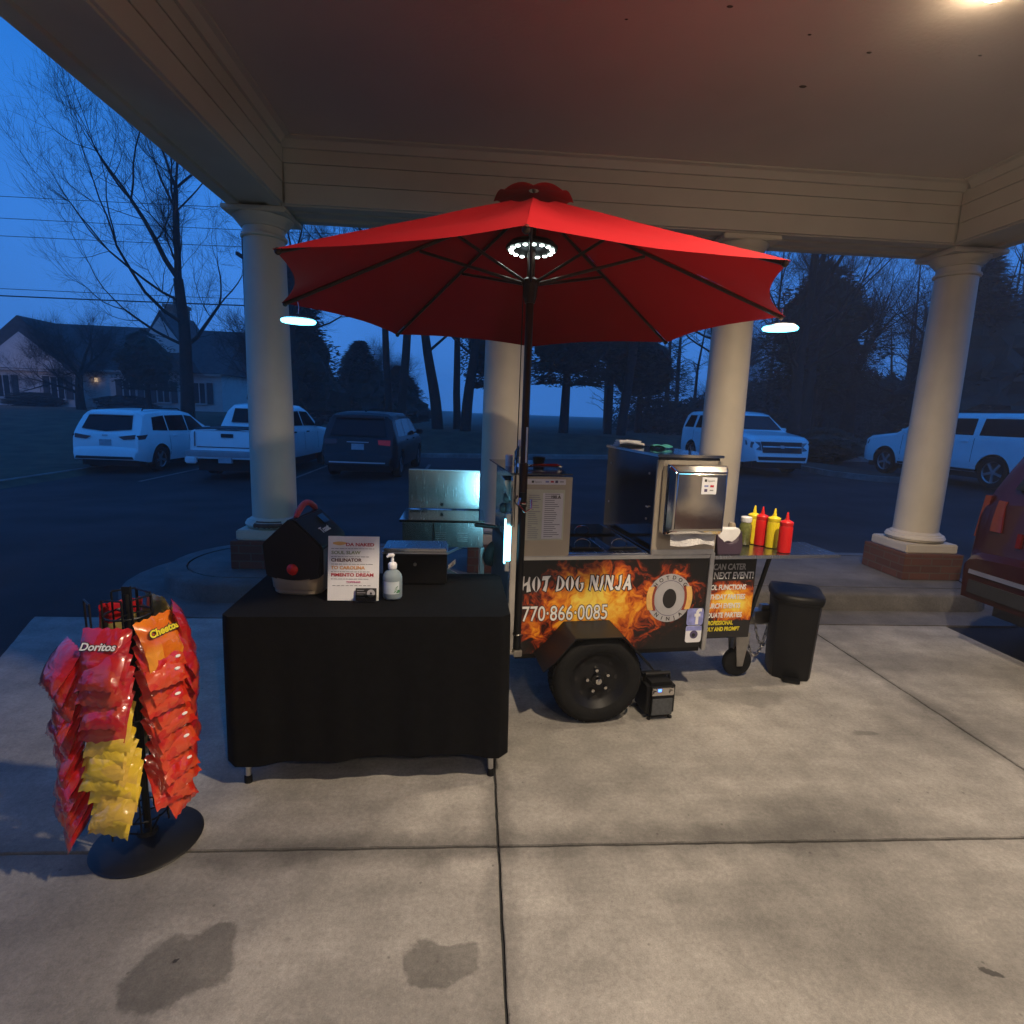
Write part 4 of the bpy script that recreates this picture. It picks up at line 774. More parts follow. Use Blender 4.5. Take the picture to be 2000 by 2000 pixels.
# lights hung in the umbrella
pl = thing('pole_light', 'round LED light clipped round the umbrella pole under the canopy', 'light', tiltm @ Vector((0, 0, 2.345))); pl.rotation_euler = (radians(-1.7), 0, 0)
MB().lathe([(.0195, .03), (.05, .034), (.105, .02), (.125, .0), (.12, -.012), (.075, -.016), (.0195, -.014)], 36, cap=False).build('housing', MT['black'], pl, smooth=50)
for k in range(16):
    a = 2 * pi * k / 16; MB().lathe([(.0105, -.0185), (.011, -.015), (.006, -.0125)], 10, (.1 * cos(a), .1 * sin(a), 0)).build('led', MT['puck'], pl)
l_ = bpy.data.lights.new('pole_light_source', 'POINT'); l_.energy = .3; l_.color = (.75, .95, 1); l_.shadow_soft_size = .08; lo = bpy.data.objects.new('pole_light_source', l_); COL.objects.link(lo); lo.parent = pl; lo.location = (0, 0, -.05)
def rimlight(label, loc):
    t = thing('hanging_light', label, 'light', loc, 0, 'lights hung from the umbrella rim')
    MB().lathe([(.03, .014), (.066, .011), (.074, .005), (.074, .002)], 28).build('housing', MT['whitep'], t, smooth=50); MB().lathe([(.078, .0015), (.082, -.004), (.078, -.012), (.05, -.0145), (1e-5, -.015)], 28).build('diffuser', MT['ledglow'], t, smooth=50)
    MB().tube([(0, 0, .03), (.004, 0, .06), (0, 0, .085)], .002, 6).build('hook', MT['chrome'], t)
    l_ = bpy.data.lights.new('hanging_light_source', 'POINT'); l_.energy = .6; l_.color = (.25, .8, 1); l_.shadow_soft_size = .06; lo = bpy.data.objects.new('hanging_light_source', l_); COL.objects.link(lo); lo.parent = t; lo.location = (0, 0, -.06)
rimlight('glowing cyan LED puck hung from the left rim of the umbrella', (-.872, 2.90, 1.972)); rimlight('glowing cyan LED puck hung from the right rim of the umbrella', (1.452, 2.74, 2.018))

# ================================================================== power station and bin
ps = thing('power_station', 'small black power station with blue display beside the cart wheel', 'power station', (.995, 2.745, 0), radians(8))
one('box', -.08, .08, -.08, .10, .008, .205).build('case', MT['black'], ps, bevel=.022, seg=4); one('box', -.058, .058, -.0835, -.078, .03, .125).build('grille', mat('grey_grille', (.07, .075, .08), .6, var=.2, scale=60), ps, bevel=.004)
one('box', -.062, .062, -.0845, -.079, .140, .185).build('control_panel', MT['chrome'], ps, bevel=.004); one('box', -.03, -.012, -.0862, -.085, .165, .178).build('display', MT['blueled'], ps)
for u in (-.045, .045): MB().lathe([(.012, -.092), (.012, -.0848)], 12, (u, 0, .158), 'y').build('button', MT['chrome'], ps)
MB().tube([(-.07, 0, .19), (-.07, 0, .225), (.07, 0, .225), (.07, 0, .19)], .011, 8).build('handle', MT['black'], ps)
for (u, v) in ((-.06, -.06), (.06, -.06), (-.06, .08), (.06, .08)): MB().lathe([(.012, 0), (.012, .01)], 10, (u, v, 0)).build('foot', MT['rubber'], ps)
bn = thing('trash_can', 'black plastic step trash can standing right of the cart', 'trash can', (2.02, 3.245, 0), radians(-22))
def bsh(s, dy=0, n=10):   # rounded D plan
    return [(x * s, y * s + dy) for x, y in [(-.145, -.10), (-.125, -.145), (-.06, -.172), (0, -.178), (.06, -.172), (.125, -.145), (.145, -.10), (.150, .10), (.14, .15), (.10, .165), (-.10, .165), (-.14, .15), (-.150, .10)]]
def loft(secs):
    mm = MB(); n = len(secs[0][0]); mm.add([(x, y, z) for P, z in secs for x, y in P], [(k * n + i, k * n + (i + 1) % n, (k + 1) * n + (i + 1) % n, (k + 1) * n + i) for k in range(len(secs) - 1) for i in range(n)] + [tuple(range(n - 1, -1, -1)), tuple(range((len(secs) - 1) * n, len(secs) * n))]); return mm
loft([(bsh(.78), .0), (bsh(.82), .012), (bsh(.87), .25), (bsh(.92), .485)]).build('bin_body', MT['black'], bn, smooth=32)
loft([(bsh(.96), .4855), (bsh(.985), .492), (bsh(.985), .505)]).build('rim', MT['black'], bn, bevel=.004)
loft([(bsh(1.0), .5055), (bsh(1.005), .520), (bsh(.98), .538), (bsh(.9), .545), (bsh(.4), .549)]).build('lid', MT['black'], bn, smooth=50)
one('box', -.05, .05, -.19, -.10, .005, .022).build('pedal', MT['black'], bn, bevel=.004)
# ================================================================== folding table and cloth
TA = radians(2.0); T0 = Vector((-.985, 2.158, 0))
def tw_(u, v, z): return T0 + Vector((cos(TA), sin(TA), 0)) * u + Vector((-sin(TA), cos(TA), 0)) * v + Vector((0, 0, z))
tb = thing('folding_table', 'folding table with thin grey metal legs under the black cloth', 'table', T0, TA)
one('box', .022, 1.123, .022, .588, .700, .736).build('table_top', MT['whitep'], tb, bevel=.008)
for (u, v, du) in ((.065, .03, -1), (1.085, .03, 1), (.065, .56, -1), (1.085, .56, 1)):
    lg = MB().tube([(u - du * .03, v, .70), (u + du * .0, v, .02)], .012, 12).build('leg', MT['alu'], tb); MB().lathe([(.016, 0), (.016, .03), (.012, .034)], 12, (u + du * .0, v, 0)).build('foot_cap', MT['rubber'], lg)
for u in (.075, 1.075): MB().tube([(u, .03, .35), (u, .56, .35)], .009, 8).build('cross_bar', MT['alu'], tb)
cl = MB(); per = []
w, d, rc = 1.145, .61, .03
def perim(n=64):
    P = []
    for (x0, y0, x1, y1, k) in ((rc, 0, w - rc, 0, n), (w, rc, w, d - rc, n // 2), (w - rc, d, rc, d, n), (0, d - rc, 0, rc, n // 2)):
        P += [(x0 + (x1 - x0) * i / k, y0 + (y1 - y0) * i / k) for i in range(k + 1)]
    return P
P = perim(); n = len(P); rows = 16; vs_ = []
for j in range(rows + 1):
    t = j / rows
    for i, (x, y) in enumerate(P):
        nx_, ny_ = (0, -1) if i <= 64 else ((1, 0) if i <= 97 else ((0, 1) if i <= 162 else (-1, 0)))
        corner = min(1, min(abs(x), abs(x - w)) / .12 + (0 if ny_ else 1)) 
        f = .010 * sin(x * 17 + y * 23 + 1.3 * noise.noise(Vector((x * 3, y * 3, 0)))) + .007 * sin(x * 41 + 2 + y * 31)
        near = math.exp(-((min(abs(x), abs(x - w)) / .10) ** 2)) if ny_ else math.exp(-((min(abs(y), abs(y - d)) / .08) ** 2))
        out = .003 + t ** .8 * (.002 + f * .55) + .004 * t * near
        z = .7415 - t * (.630 + .012 * sin(x * 5 + 1) + .006 * sin(x * 19))
        if j == 0: out = .002; z = .7415
        vs_.append((x + nx_ * out, y + ny_ * out, z))
cl.add(vs_, [(j * n + i, (j + 1) * n + i, (j + 1) * n + (i + 1) % n, j * n + (i + 1) % n) for j in range(rows) for i in range(n)])
o0 = len(cl.v); top = [(rc + (w - 2 * rc) * i / 20, rc + (d - 2 * rc) * j / 10, .7425 + .0012 * noise.noise(Vector((i * .7, j * .9, 2)))) for j in range(11) for i in range(21)]
cl.f.append(tuple(range(n)))
clo = cl.build('tablecloth', MT['cloth'], None, smooth=50); clo.location = T0; clo.rotation_euler = (0, 0, TA); tag(clo, 'plain black cloth hanging over the folding table nearly to the floor', 'tablecloth')
ZT = .7435
# house-shaped heater box
hb = thing('point_of_sale_box', 'black house-shaped box with red button and red carrying handle on the table', 'box', (-.765, 2.545, ZT), radians(-6)); hb.scale = (1.06, 1.06, 1.04)
G5 = [(-.112, .070), (.112, .070), (.123, .222), (.0, .335), (-.123, .222)]
bot = [(-.112 + .224 * k / 8, .085 - .020 * sin(pi * k / 8)) for k in range(1, 8)]
sh_ = MB(); sh_.prism([(-.112, .085)] + bot + [(.112, .085), (.1235, .215), (.118, .228), (.012, .330), (-.012, .330), (-.118, .228), (-.1235, .215)], lambda a, b: (a, .15, b), lambda a, b: (a, -.135, b)); sh_.build('shell', MT['black'], hb, bevel=.006)
rb_ = lambda s, dz: [(x * s, y * s) for x, y in rrect(-.108, .108, -.128, .143, .055, 6)]
loft([(rb_(.86, 0), 0), (rb_(.93, 0), .008), (rb_(.95, 0), .024)]).build('base_ring', MT['beige'], hb, smooth=40); loft([(rb_(.955, 0), .0245), (rb_(.985, 0), .029), (rb_(1.03, 0), .085)]).build('base', MT['beige'], hb, smooth=40)
one('box', .1238, .1262, -.12, .14, .09, .205).build('side_panel', mat('grey_shell', (.16, .16, .18), .5), hb, bevel=.001)
MB().lathe([(1e-5, -.1425), (.020, -.141), (.024, -.1355)], 28, (0, 0, .118), 'y', cap=False).build('button', MT['redp'], hb, smooth=50)
MB().tube([(0, -.09 + .02 * k, .330 + .045 * sin(pi * k / 11)) for k in range(12)], [.008] + [.013] * 10 + [.008], 12).build('handle', MT['redrub'], hb)
rm = Matrix.Translation((.066, .02, .279)) @ Matrix.Rotation(radians(43.5), 4, 'Y')
one('box', -.035, .01, -.01, .05, .0, .0025, rm @ Matrix.Translation((-.01, .03, .006))).build('display_window', MT['glass'], hb)
text('Toast', .040, MT['inkwhite'], hb, Matrix.Translation((.092, -.035, .2565)) @ Matrix.Rotation(radians(43.5), 4, 'Y') @ Matrix.Rotation(radians(90), 4, 'Z'), bold=.0012)

# menu sign in a clear stand
sgn = thing('menu_sign', 'white menu sheet in a clear stand with coloured hot dog names', 'sign', (-.621, 2.352, ZT), radians(1.5)); sgn.rotation_euler = (radians(-9), 0, radians(1.5))
one('box', 0, .216, 0, .0025, .002, .28).build('menu_sheet', MT['paper'], sgn); one('box', -.002, .218, .0028, .0055, 0, .282).build('stand_back', MT['clear'], sgn); one('box', -.002, .218, .0, .075, .0, .003).build('stand_foot', MT['clear'], sgn)
for s_, x0, x1, z, mk in (('DA NAKED', .074, .194, .238, 'inkred'), ('SOUL SLAW', .014, .137, .203, 'inkgreen'), ('CHILINATOR', .013, .142, .171, 'inkbrown'), ('TO CAROLINA', .013, .156, .138, 'inkorange'), ('PIMENTO DREAM', .013, .193, .107, 'inkred'), ('TOPPINGS', .078, .138, .079, 'inkpink')):
    big = s_ != 'TOPPINGS'; o = text(s_, .0195 if big else .0105, MT[mk], sgn, at(0, -.001, 0), bold=.0005)
    bw = max(v.co.x for v in o.data.vertices); o.data.transform(Matrix.Translation((x0, 0, z)) @ Matrix.Diagonal(((x1 - x0) / bw, 1, 1, 1)))
    if big:
        rr_ = random.Random(s_); x = .013
        while x < .15 + .05 * rr_.random():
            l_ = .006 + .016 * rr_.random(); one('box', x, x + l_, -.0012, -.0002, z - .0125, z - .0100).build('small_print', MT['inkgrey'], sgn); x += l_ + .003
x = .02
for k in range(9): one('box', x, x + .013, -.0012, -.0002, .066, .0685).build('small_print', MT['inkgrey'], sgn); x += .0185
P = [(.020 + .056 * k / 8, .247 - .006 * sin(pi * k / 8)) for k in range(9)] + [(.076 - .056 * k / 8, .253 + .004 * sin(pi * k / 8)) for k in range(9)]
MB().prism(P, lambda a, b: (a, -.0002, b), lambda a, b: (a, -.0014, b)).build('hot_dog_picture', MT['bun'], sgn)
bc = one('box', .120, .208, -.012, -.008, .002, .058).build('business_cards', MT['ink'], sgn, bevel=.001)
MB().lathe([(.017, -.0128), (.017, -.0122)], 24, (.185, 0, .036), 'y').build('card_logo', MT['inksilver'], bc); MB().lathe([(.005, -.0136), (.005, -.013)], 14, (.185, 0, .036), 'y').build('card_logo', MT['ink'], bc)
for k in range(4): one('box', .126, .126 + (.03, .036, .028, .034)[k], -.0128, -.0121, .047 - k * .010, .050 - k * .010).build('small_print', MT['inkgrey'], bc)
one('box', .116, .213, -.0165, -.0135, .0005, .030).build('card_pocket', MT['clear'], sgn)
# hand sanitizer
hs = thing('sanitizer_bottle', 'clear hand sanitizer pump bottle beside the menu sign', 'bottle', (-.352, 2.405, ZT))
MB().lathe([(.030, 0), (.040, .003), (.043, .012), (.043, .095), (.040, .108), (.030, .122), (.018, .130), (.016, .134)], 32).build('bottle', MT['gel'], hs, smooth=55)
MB().lathe([(.018, .1342), (.0195, .137), (.0195, .155), (.014, .162), (.008, .164), (.006, .185), (.006, .188)], 22).build('pump_collar', MT['whitep'], hs, smooth=40)
MB().tube([(.006, .002, .190), (.0, .0, .194), (-.012, -.006, .196), (-.022, -.012, .188)], [.008, .011, .009, .005], 10).build('pump_head', MT['whitep'], hs); MB().tube([(0, 0, .13), (0, 0, .02)], .003, 8).build('dip_tube', MT['whitep'], hs)
lb = MB(); lb.add([(.0434 * cos(a), .0434 * sin(a), z) for z in (.03, .085) for a in [radians(-140 + 100 * k / 14) for k in range(15)]], [(i, i + 1, 16 + i, 15 + i) for i in range(14)]); lb.build('label', mat('pale_label', (.55, .62, .66), .4, var=.1, scale=30), hs)
lf = MB()
for a0, s in ((-75, 1), (-62, .8), (-50, .7)):
    pts = [(0, 0), (.5, .18), (1, 0), (.5, -.18)]
    lf.add([(.0440 * cos(radians(a0 + 26 * s * px)), .0440 * sin(radians(a0 + 26 * s * px)), .035 + .032 * s * px * (1 if a0 < -70 else .45) + .05 * py * s) for px, py in pts], [(0, 1, 2, 3)])
lf.build('leaf_print', MT['green'], hs)
# cash drawer behind
cdw = thing('cash_drawer', 'black cash box with a pale steel lid at the back of the table', 'cash box', tw_(.575, .42, ZT), TA)
one('box', 0, .30, 0, .17, 0, .150).build('case', MT['black'], cdw, bevel=.006); one('box', -.004, .304, -.006, .174, .151, .160).build('lid_edge', MT['alu'], cdw, bevel=.002); one('box', 0, .30, -.002, .172, .1605, .176).build('lid', MT['steel'], cdw, bevel=.005)
MB().lathe([(.008, -.006), (.008, -.0005)], 14, (.15, 0, .10), 'y').build('lock', MT['zinc'], cdw)
rc_ = MB(); rc_.grid(lambda a, b: (.306 + .035 * a, .02 + .03 * b, .075 + .03 * a - .012 * sin(4 * b)), 5, 5); rc_.build('receipt', MT['paper'], cdw)

# ================================================================== snack rack
RC = Vector((-1.15, 1.87, 0))
rk = thing('snack_rack', 'black revolving wire snack rack on a round base', 'rack', RC)
MB().lathe([(.175, 0), (.178, .004), (.170, .010), (.09, .022), (.035, .034), (.03, .05), (.014, .055)], 48).build('base', MT['blackm'], rk, smooth=50)
MB().tube([(0, 0, .05), (0, 0, .93)], .0105, 14).build('pole', MT['blackm'], rk)
one('box', -.013, .013, -.006, .006, .80, .955).build('top_bar', MT['blackm'], rk)
STR = [('front', -100, .085), ('left', -136, .13), ('right', -22, .085), ('back', 62, .075), ('rear left', 128, .09)]
def pd(a): return Vector((cos(radians(a)), sin(radians(a)), 0))
for z in (.12, .5, .86):
    MB().tube([pd(a) * .07 + Vector((0, 0, z)) for a in range(0, 361, 18)], .0035, 6, cap=False).build('ring', MT['blackm'], rk)
    for a in (30, 150, 270): MB().tube([(0, 0, z), pd(a) * .07 + Vector((0, 0, z))], .003, 6).build('spoke', MT['blackm'], rk)
for nm_, a, r in STR:
    side = pd(a + 90) * .035; b = pd(a) * (r - .02)
    for s in (-1, 1): MB().tube([b + side * s + Vector((0, 0, .08)), b + side * s + Vector((0, 0, .925))], .0032, 6).build('upright', MT['blackm'], rk)
    MB().tube([b - side + Vector((0, 0, .925)), b + side + Vector((0, 0, .925))], .0032, 6).build('top_wire', MT['blackm'], rk)
MB().tube([pd(-40) * .03 + Vector((0, 0, .045)), pd(-40) * .12 + Vector((0, 0, .16))], .0035, 6).build('stay', MT['blackm'], rk); MB().tube([pd(-70) * .10 + Vector((0, 0, .10)), pd(-120) * .10 + Vector((0, 0, .10)), pd(-150) * .08 + Vector((0, 0, .16))], .0035, 6).build('stay', MT['blackm'], rk)

BM = dict(dr=bag_mat('red_tortilla_bag', (.46, .012, .014), (.34, .008, .025), (.44, .04, .02), 40), rh=bag_mat('flame_red_bag', (.62, .032, .010), (.50, .010, .010), (.64, .07, .02), 40), oc=bag_mat('orange_bag', (.75, .20, .012), (.62, .10, .01), (.80, .30, .03)), ye=bag_mat('yellow_bag', (.72, .50, .03), (.60, .42, .05), (.62, .40, .06)), ol=bag_mat('olive_bag_back', (.22, .17, .05), (.30, .24, .08), (.16, .12, .04)))
def bagmesh(seed, mt_, hw=.067, h=.158):
    r = random.Random(seed); nu, nv = 10, 13; fr, bk_ = [], []; ph = r.random() * 9
    for j in range(nv + 1):
        v = j / nv
        for i in range(nu + 1):
            u = i / nu; q = 2 * u - 1
            cr_ = min(1, min(v, 1 - v) / .085); thick = .024 * (max(0, 1 - abs(q) ** 3.2)) ** .8 * max(0, (sin(pi * v))) ** .55 * cr_
            wv = .0045 * noise.noise(Vector((u * 4 + ph, v * 5, seed))) * cr_
            pinch = 1 - .045 * sin(pi * v) * 1
            zig = .0025 * (1 if i % 2 else -1) if j in (0, nv) else 0
            x = q * hw * pinch + .003 * noise.noise(Vector((v * 6, ph, 4)))
            z = -h * v + zig + .004 * sin(q * 2 + ph) * (v > .9)
            sway = .008 * noise.noise(Vector((u * 1.5, v * 1.5, seed + 7)))
            fr.append((x, -thick + wv + sway, z)); bk_.append((x, thick * .8 + wv + sway, z))
    N_ = len(fr); g_ = lambda o: [(o + j * (nu + 1) + i, o + j * (nu + 1) + i + 1, o + (j + 1) * (nu + 1) + i + 1, o + (j + 1) * (nu + 1) + i) for j in range(nv) for i in range(nu)]
    me = bpy.data.meshes.new('chip_bag'); me.from_pydata(fr + bk_, [], [f[::-1] for f in g_(0)] + g_(N_)); me.shade_smooth(); me.materials.append(BM[mt_]); me.update(); return me
BMESH = {k: [bagmesh(i * 5 + len(k) + ord(k[0]), k) for i in range(3)] for k in BM}
ORD = ['top', 'second', 'third', 'fourth', 'fifth', 'sixth', 'seventh', 'eighth', 'ninth', 'tenth', 'eleventh', 'twelfth', 'thirteenth', 'fourteenth']
WORD = dict(dr='dark red chip bag', rh='bright red chip bag', oc='orange chip bag', ye='yellow chip bag', ol='olive-backed chip bag')
def bag(kind, a, r, z, label, tilt=-24, dx=0, yaw=0, var=0, roll=0, grp=None):
    o = bpy.data.objects.new('chip_bag', BMESH[kind][var % 3]); COL.objects.link(o)
    o.location = RC + pd(a) * r + pd(a + 90) * dx + Vector((0, 0, z)); o.rotation_euler = (radians(tilt), radians(roll), radians(a + 90 + yaw)); tag(o, label, 'chip bag', grp); return o
rnd = random.Random(3)
def strip(nm_, a, r, ztop, dz, kinds, tilt=-24, drop=0):
    out = []
    for k, kd in enumerate(kinds):
        lab = f'{WORD[kd]}, {ORD[k]} from the top on the {nm_} strip of the rack' if k else f'{WORD[kd]} at the top of the {nm_} strip of the rack'
        out.append(bag(kd, a, r + .004 * rnd.random() + drop * k, ztop - dz * k, lab, tilt + rnd.uniform(-6, 6), rnd.uniform(-.008, .008), rnd.uniform(-10, 10), k, rnd.uniform(-6, 6), f'bags on the {nm_} strip'))
    return out
fr_ = strip('front', -90, .105, .850, .0415, ['dr'] * 6 + ['ye'] * 8, -30, .001)
lf_ = strip('left', -135, .15, .80, .041, ['dr'] * 14, -27)
rt_ = strip('right', -20, .095, .862, .0425, ['oc'] + ['rh'] * 13, -32)
bk_s = strip('back', 60, .085, .905, .050, ['ol'] * 11, -12)
rl_ = strip('rear left', 130, .10, .88, .052, ['dr', 'ol'] * 5, -16)
for i, o in enumerate(rt_[1:]): o.rotation_euler[2] += radians(6 * (-1) ** i)
rs = strip('right rear', 22, .125, .875, .054, ['dr'] * 9, -18)
rt_[0].rotation_euler = (radians(-20), 0, radians(-20 + 90 + 4)); rt_[0].scale = (1.12, 1.1, 1.12); fr_[0].rotation_euler = (radians(-20), radians(2), radians(3)); fr_[0].scale = (1.08, 1.08, 1.08)
def onbag(o, s_, size, z, mt_, bold, x=0, shear=0, back=None):
    if back: text(s_, size, MT[back], o, Matrix.Translation((x, -.0268, z)) @ UP, bold=bold + .0022, align='CENTER', shear=shear, ext=.0002)
    text(s_, size, MT[mt_], o, Matrix.Translation((x, -.0278, z)) @ UP, bold=bold, align='CENTER', shear=shear, ext=.0002)
onbag(fr_[0], 'Doritos', .030, -.062, 'inkwhite', .0008, -.006, .25, 'ink'); onbag(rt_[0], 'Cheetos', .030, -.056, 'inkyellow', .0012, 0, .1, 'ink')
for o in rt_[1:]: MB().lathe([(.006, -.0245), (.006, -.0205)], 10, (.026, 0, -.118), 'y', sq=(1.6, .8)).build('white_mark', MT['inkwhite'], o)
# ================================================================== vehicles
def interp(P, x):
    if x <= P[0][0]: return P[0][1]
    for (a, b), (c, d) in zip(P, P[1:]):
        if x <= c: return b + (d - b) * (x - a) / (c - a) if c > a else d
    return P[-1][1]
class Car:
    def __init__(s, name, label, cat, loc, hd, L, W, top, belt, roofh, paint, wheels, wr=.37, sill=.30, tumble=.20, pr_f=.7):
        s.t = thing(name, label, cat, loc, radians(hd + 90)); s.L, s.W, s.top, s.belt, s.rh, s.wr, s.wx, s.sill, s.tb = L, W, top, belt, roofh, wr, wheels, sill, tumble; s.prf = pr_f; s.paint = MT[paint]
        s.body()
    def t_(s, x): return interp(s.top, x)
    def b_(s, x):
        z = s.sill
        for wx in s.wx:
            R = s.wr + .055
            if abs(x - wx) < R: z = max(z, s.wr + sqrt(R * R - (x - wx) ** 2))
        e = min(x, s.L - x)
        return z + .08 * max(0, 1 - e / .4) if z == s.sill else z
    def hw(s, x, z):
        p = 1 - .15 * max(0, 1 - x / .45) ** 2 - .20 * max(0, 1 - (s.L - x) / s.prf) ** 2
        c = .955 + .045 * min(1, max(0, (z - .3) / .25))
        if z > .75: c -= .03 * min(1, (z - .75) / max(.05, s.belt - .75))
        if z > s.belt: c -= s.tb * (z - s.belt) / (s.rh - s.belt)
        return s.W / 2 * p * c
    def body(s):
        xs = {round(s.L * k / 70, 4) for k in range(71)} | {round(p[0], 4) for p in s.top}
        for wx in s.wx:
            R = s.wr + .055; xs |= {round(wx + R * cos(pi * k / 12), 4) for k in range(13)} | {round(wx - R - .002, 4), round(wx + R + .002, 4)}
        xs = sorted(x for x in xs if 0 <= x <= s.L); ns, nt_ = 12, 4; V = []; n = 2 * (ns + 1) + 2 * nt_ - 1
        for x in xs:
            t, b = s.t_(x), s.b_(x); b = min(b, t - .02); rc = min(.09, (t - b) * .5); side = []
            for j in range(ns + 1):
                z = b + (t - b) * (j / ns) ** .9; y = s.hw(x, z)
                if z > t - rc: q = (z - (t - rc)) / rc; y -= rc * (1 - sqrt(max(0, 1 - q * q)))
                side.append((y, z))
            yt = side[-1][0]; topp = [(yt * (1 - k / nt_), t + .03 * (1 - (1 - k / nt_) ** 2)) for k in range(1, nt_ + 1)]
            half = side + topp
            V += [(x, y, z) for y, z in half] + [(x, -y, z) for y, z in half[-2::-1]]
        n = 2 * (ns + 1 + nt_) - 1; F = [(k * n + i, k * n + i + 1, (k + 1) * n + i + 1, (k + 1) * n + i) for k in range(len(xs) - 1) for i in range(n - 1)]
        F = [f[::-1] for f in F]; F += [tuple(range(n)), tuple(range((len(xs) - 1) * n + n - 1, (len(xs) - 1) * n - 1, -1))]
        MB().add(V, F).build('body', s.paint, s.t, smooth=38)
        MB().box(.25, s.L - .25, -s.W * .40, s.W * .40, .20, min(.62, s.belt - .2)).build('underbody', MT['trim'], s.t)
    def side(s, name, poly, mt, off=.006, both=True, dep=.03):
        for sg_ in ((1, -1) if both else (1,)):
            P = []
            for (x0, z0), (x1, z1) in zip(poly, poly[1:] + poly[:1]):
                k = max(1, int(math.hypot(x1 - x0, z1 - z0) / .15)); P += [(x0 + (x1 - x0) * i / k, z0 + (z1 - z0) * i / k) for i in range(k)]
            mm = MB().prism(P, lambda x, z: (x, sg_ * (s.hw(x, z) - dep), z), lambda x, z: (x, sg_ * (s.hw(x, z) + off), z))
            o = mm.build(name, MT[mt], s.t, smooth=30)
        return o
    def endx(s, y, z, front, lo=None):
        f = lambda x: s.t_(x) + .03 * (1 - min(1, abs(y) / max(.1, s.hw(x, s.t_(x)))) ** 2) - z
        a, b = (0, s.L / 2) if not front else (s.L, s.L / 2)
        if f(a) > 0: x = a
        else:
            for _ in range(40):
                m_ = (a + b) / 2
                if f(m_) > 0: b = m_
                else: a = m_
            x = b
        # follow the rounded plan at the corners
        st = -.01 if front else .01
        for _ in range(60):
            if s.hw(x, min(z, s.t_(x))) >= abs(y) + .02: break
            x += st
        return x
    def end(s, name, poly, mt, front=False, off=.008, dep=.05):
        if mt == 'glass': off = .034
        sg_ = 1 if front else -1; P = []
        for (y0, z0), (y1, z1) in zip(poly, poly[1:] + poly[:1]):
            k = max(1, int(math.hypot(y1 - y0, z1 - z0) / .10)); P += [(y0 + (y1 - y0) * i / k, z0 + (z1 - z0) * i / k) for i in range(k)]
        mm = MB().prism(P, lambda y, z: (s.endx(y, z, front) - sg_ * dep, y, z), lambda y, z: (s.endx(y, z, front) + sg_ * off, y, z)); return mm.build(name, MT[mt], s.t, smooth=25)
    def wheels(s, spokes=5, big=.66):
        for wx in s.wx:
            for sd_ in (1, -1):
                y = sd_ * (s.W / 2 - .13); W_ = MB(); rr_ = s.wr * big
                W_.lathe([(rr_ * .98, -sd_ * .09 + y), (rr_, sd_ * .085 + y), (rr_ * .94, sd_ * .09 + y), (rr_ * .9, sd_ * .06 + y), (rr_ * .2, sd_ * .035 + y), (1e-5, sd_ * .035 + y)], 28, (wx, 0, s.wr), 'y', cap=False)
                wh = W_.build('wheel', MT['trim'], s.t, smooth=40)
                T_ = MB(); T_.lathe([(rr_ * .98, y - .11), (s.wr * .88, y - .118), (s.wr * .98, y - .10), (s.wr, y - .06), (s.wr, y + .06), (s.wr * .98, y + .10), (s.wr * .88, y + .118), (rr_ * .98, y + .11)], 36, (wx, 0, s.wr), 'y', cap=False); T_.build('tyre', MT['rubber'], wh, smooth=45)
                sp_ = MB()
                for k in range(spokes):
                    a = 2 * pi * k / spokes + .3; mtx = Matrix.Translation((wx, y + sd_ * .066, s.wr)) @ Matrix.Rotation(a, 4, 'Y'); sp_.box(.02, rr_ * .97, -.018, .018, -.030, .030, mtx)
                sp_.lathe([(rr_ * .2, y + sd_ * .05), (rr_ * .18, y + sd_ * .09), (1e-5, y + sd_ * .092)], 16, (wx, 0, s.wr), 'y', cap=False); sp_.lathe([(rr_ * .90, y + sd_ * .08), (rr_ * .99, y + sd_ * .093), (rr_ * 1.0, y + sd_ * .08)], 28, (wx, 0, s.wr), 'y', cap=False)
                sp_.build('rim', MT['rim'], wh, smooth=30)
    def mirrors(s, x, z, mt=None):
        for sg_ in (1, -1):
            y = s.hw(x, z); mm = MB(); mm.box(x - .05, x + .09, min(sg_ * (y + .04), sg_ * (y + .24)), max(sg_ * (y + .04), sg_ * (y + .24)), z - .02, z + .13); mm.box(x + .0, x + .05, min(sg_ * (y - .03), sg_ * (y + .06)), max(sg_ * (y - .03), sg_ * (y + .06)), z, z + .05); mm.build('side_mirror', MT[mt] if mt else s.paint, s.t, bevel=.025, seg=3)
    def handles(s, xs, z, mt):
        for x in xs: s.side('door_handle', [(x, z), (x + .18, z), (x + .18, z + .035), (x, z + .035)], mt, .03, dep=.0)
    def gaps(s, xs, z0, z1):
        for x in xs: s.side('door_gap', [(x, z0), (x + .012, z0), (x + .012, z1), (x, z1)], 'trim', .002, dep=.02)

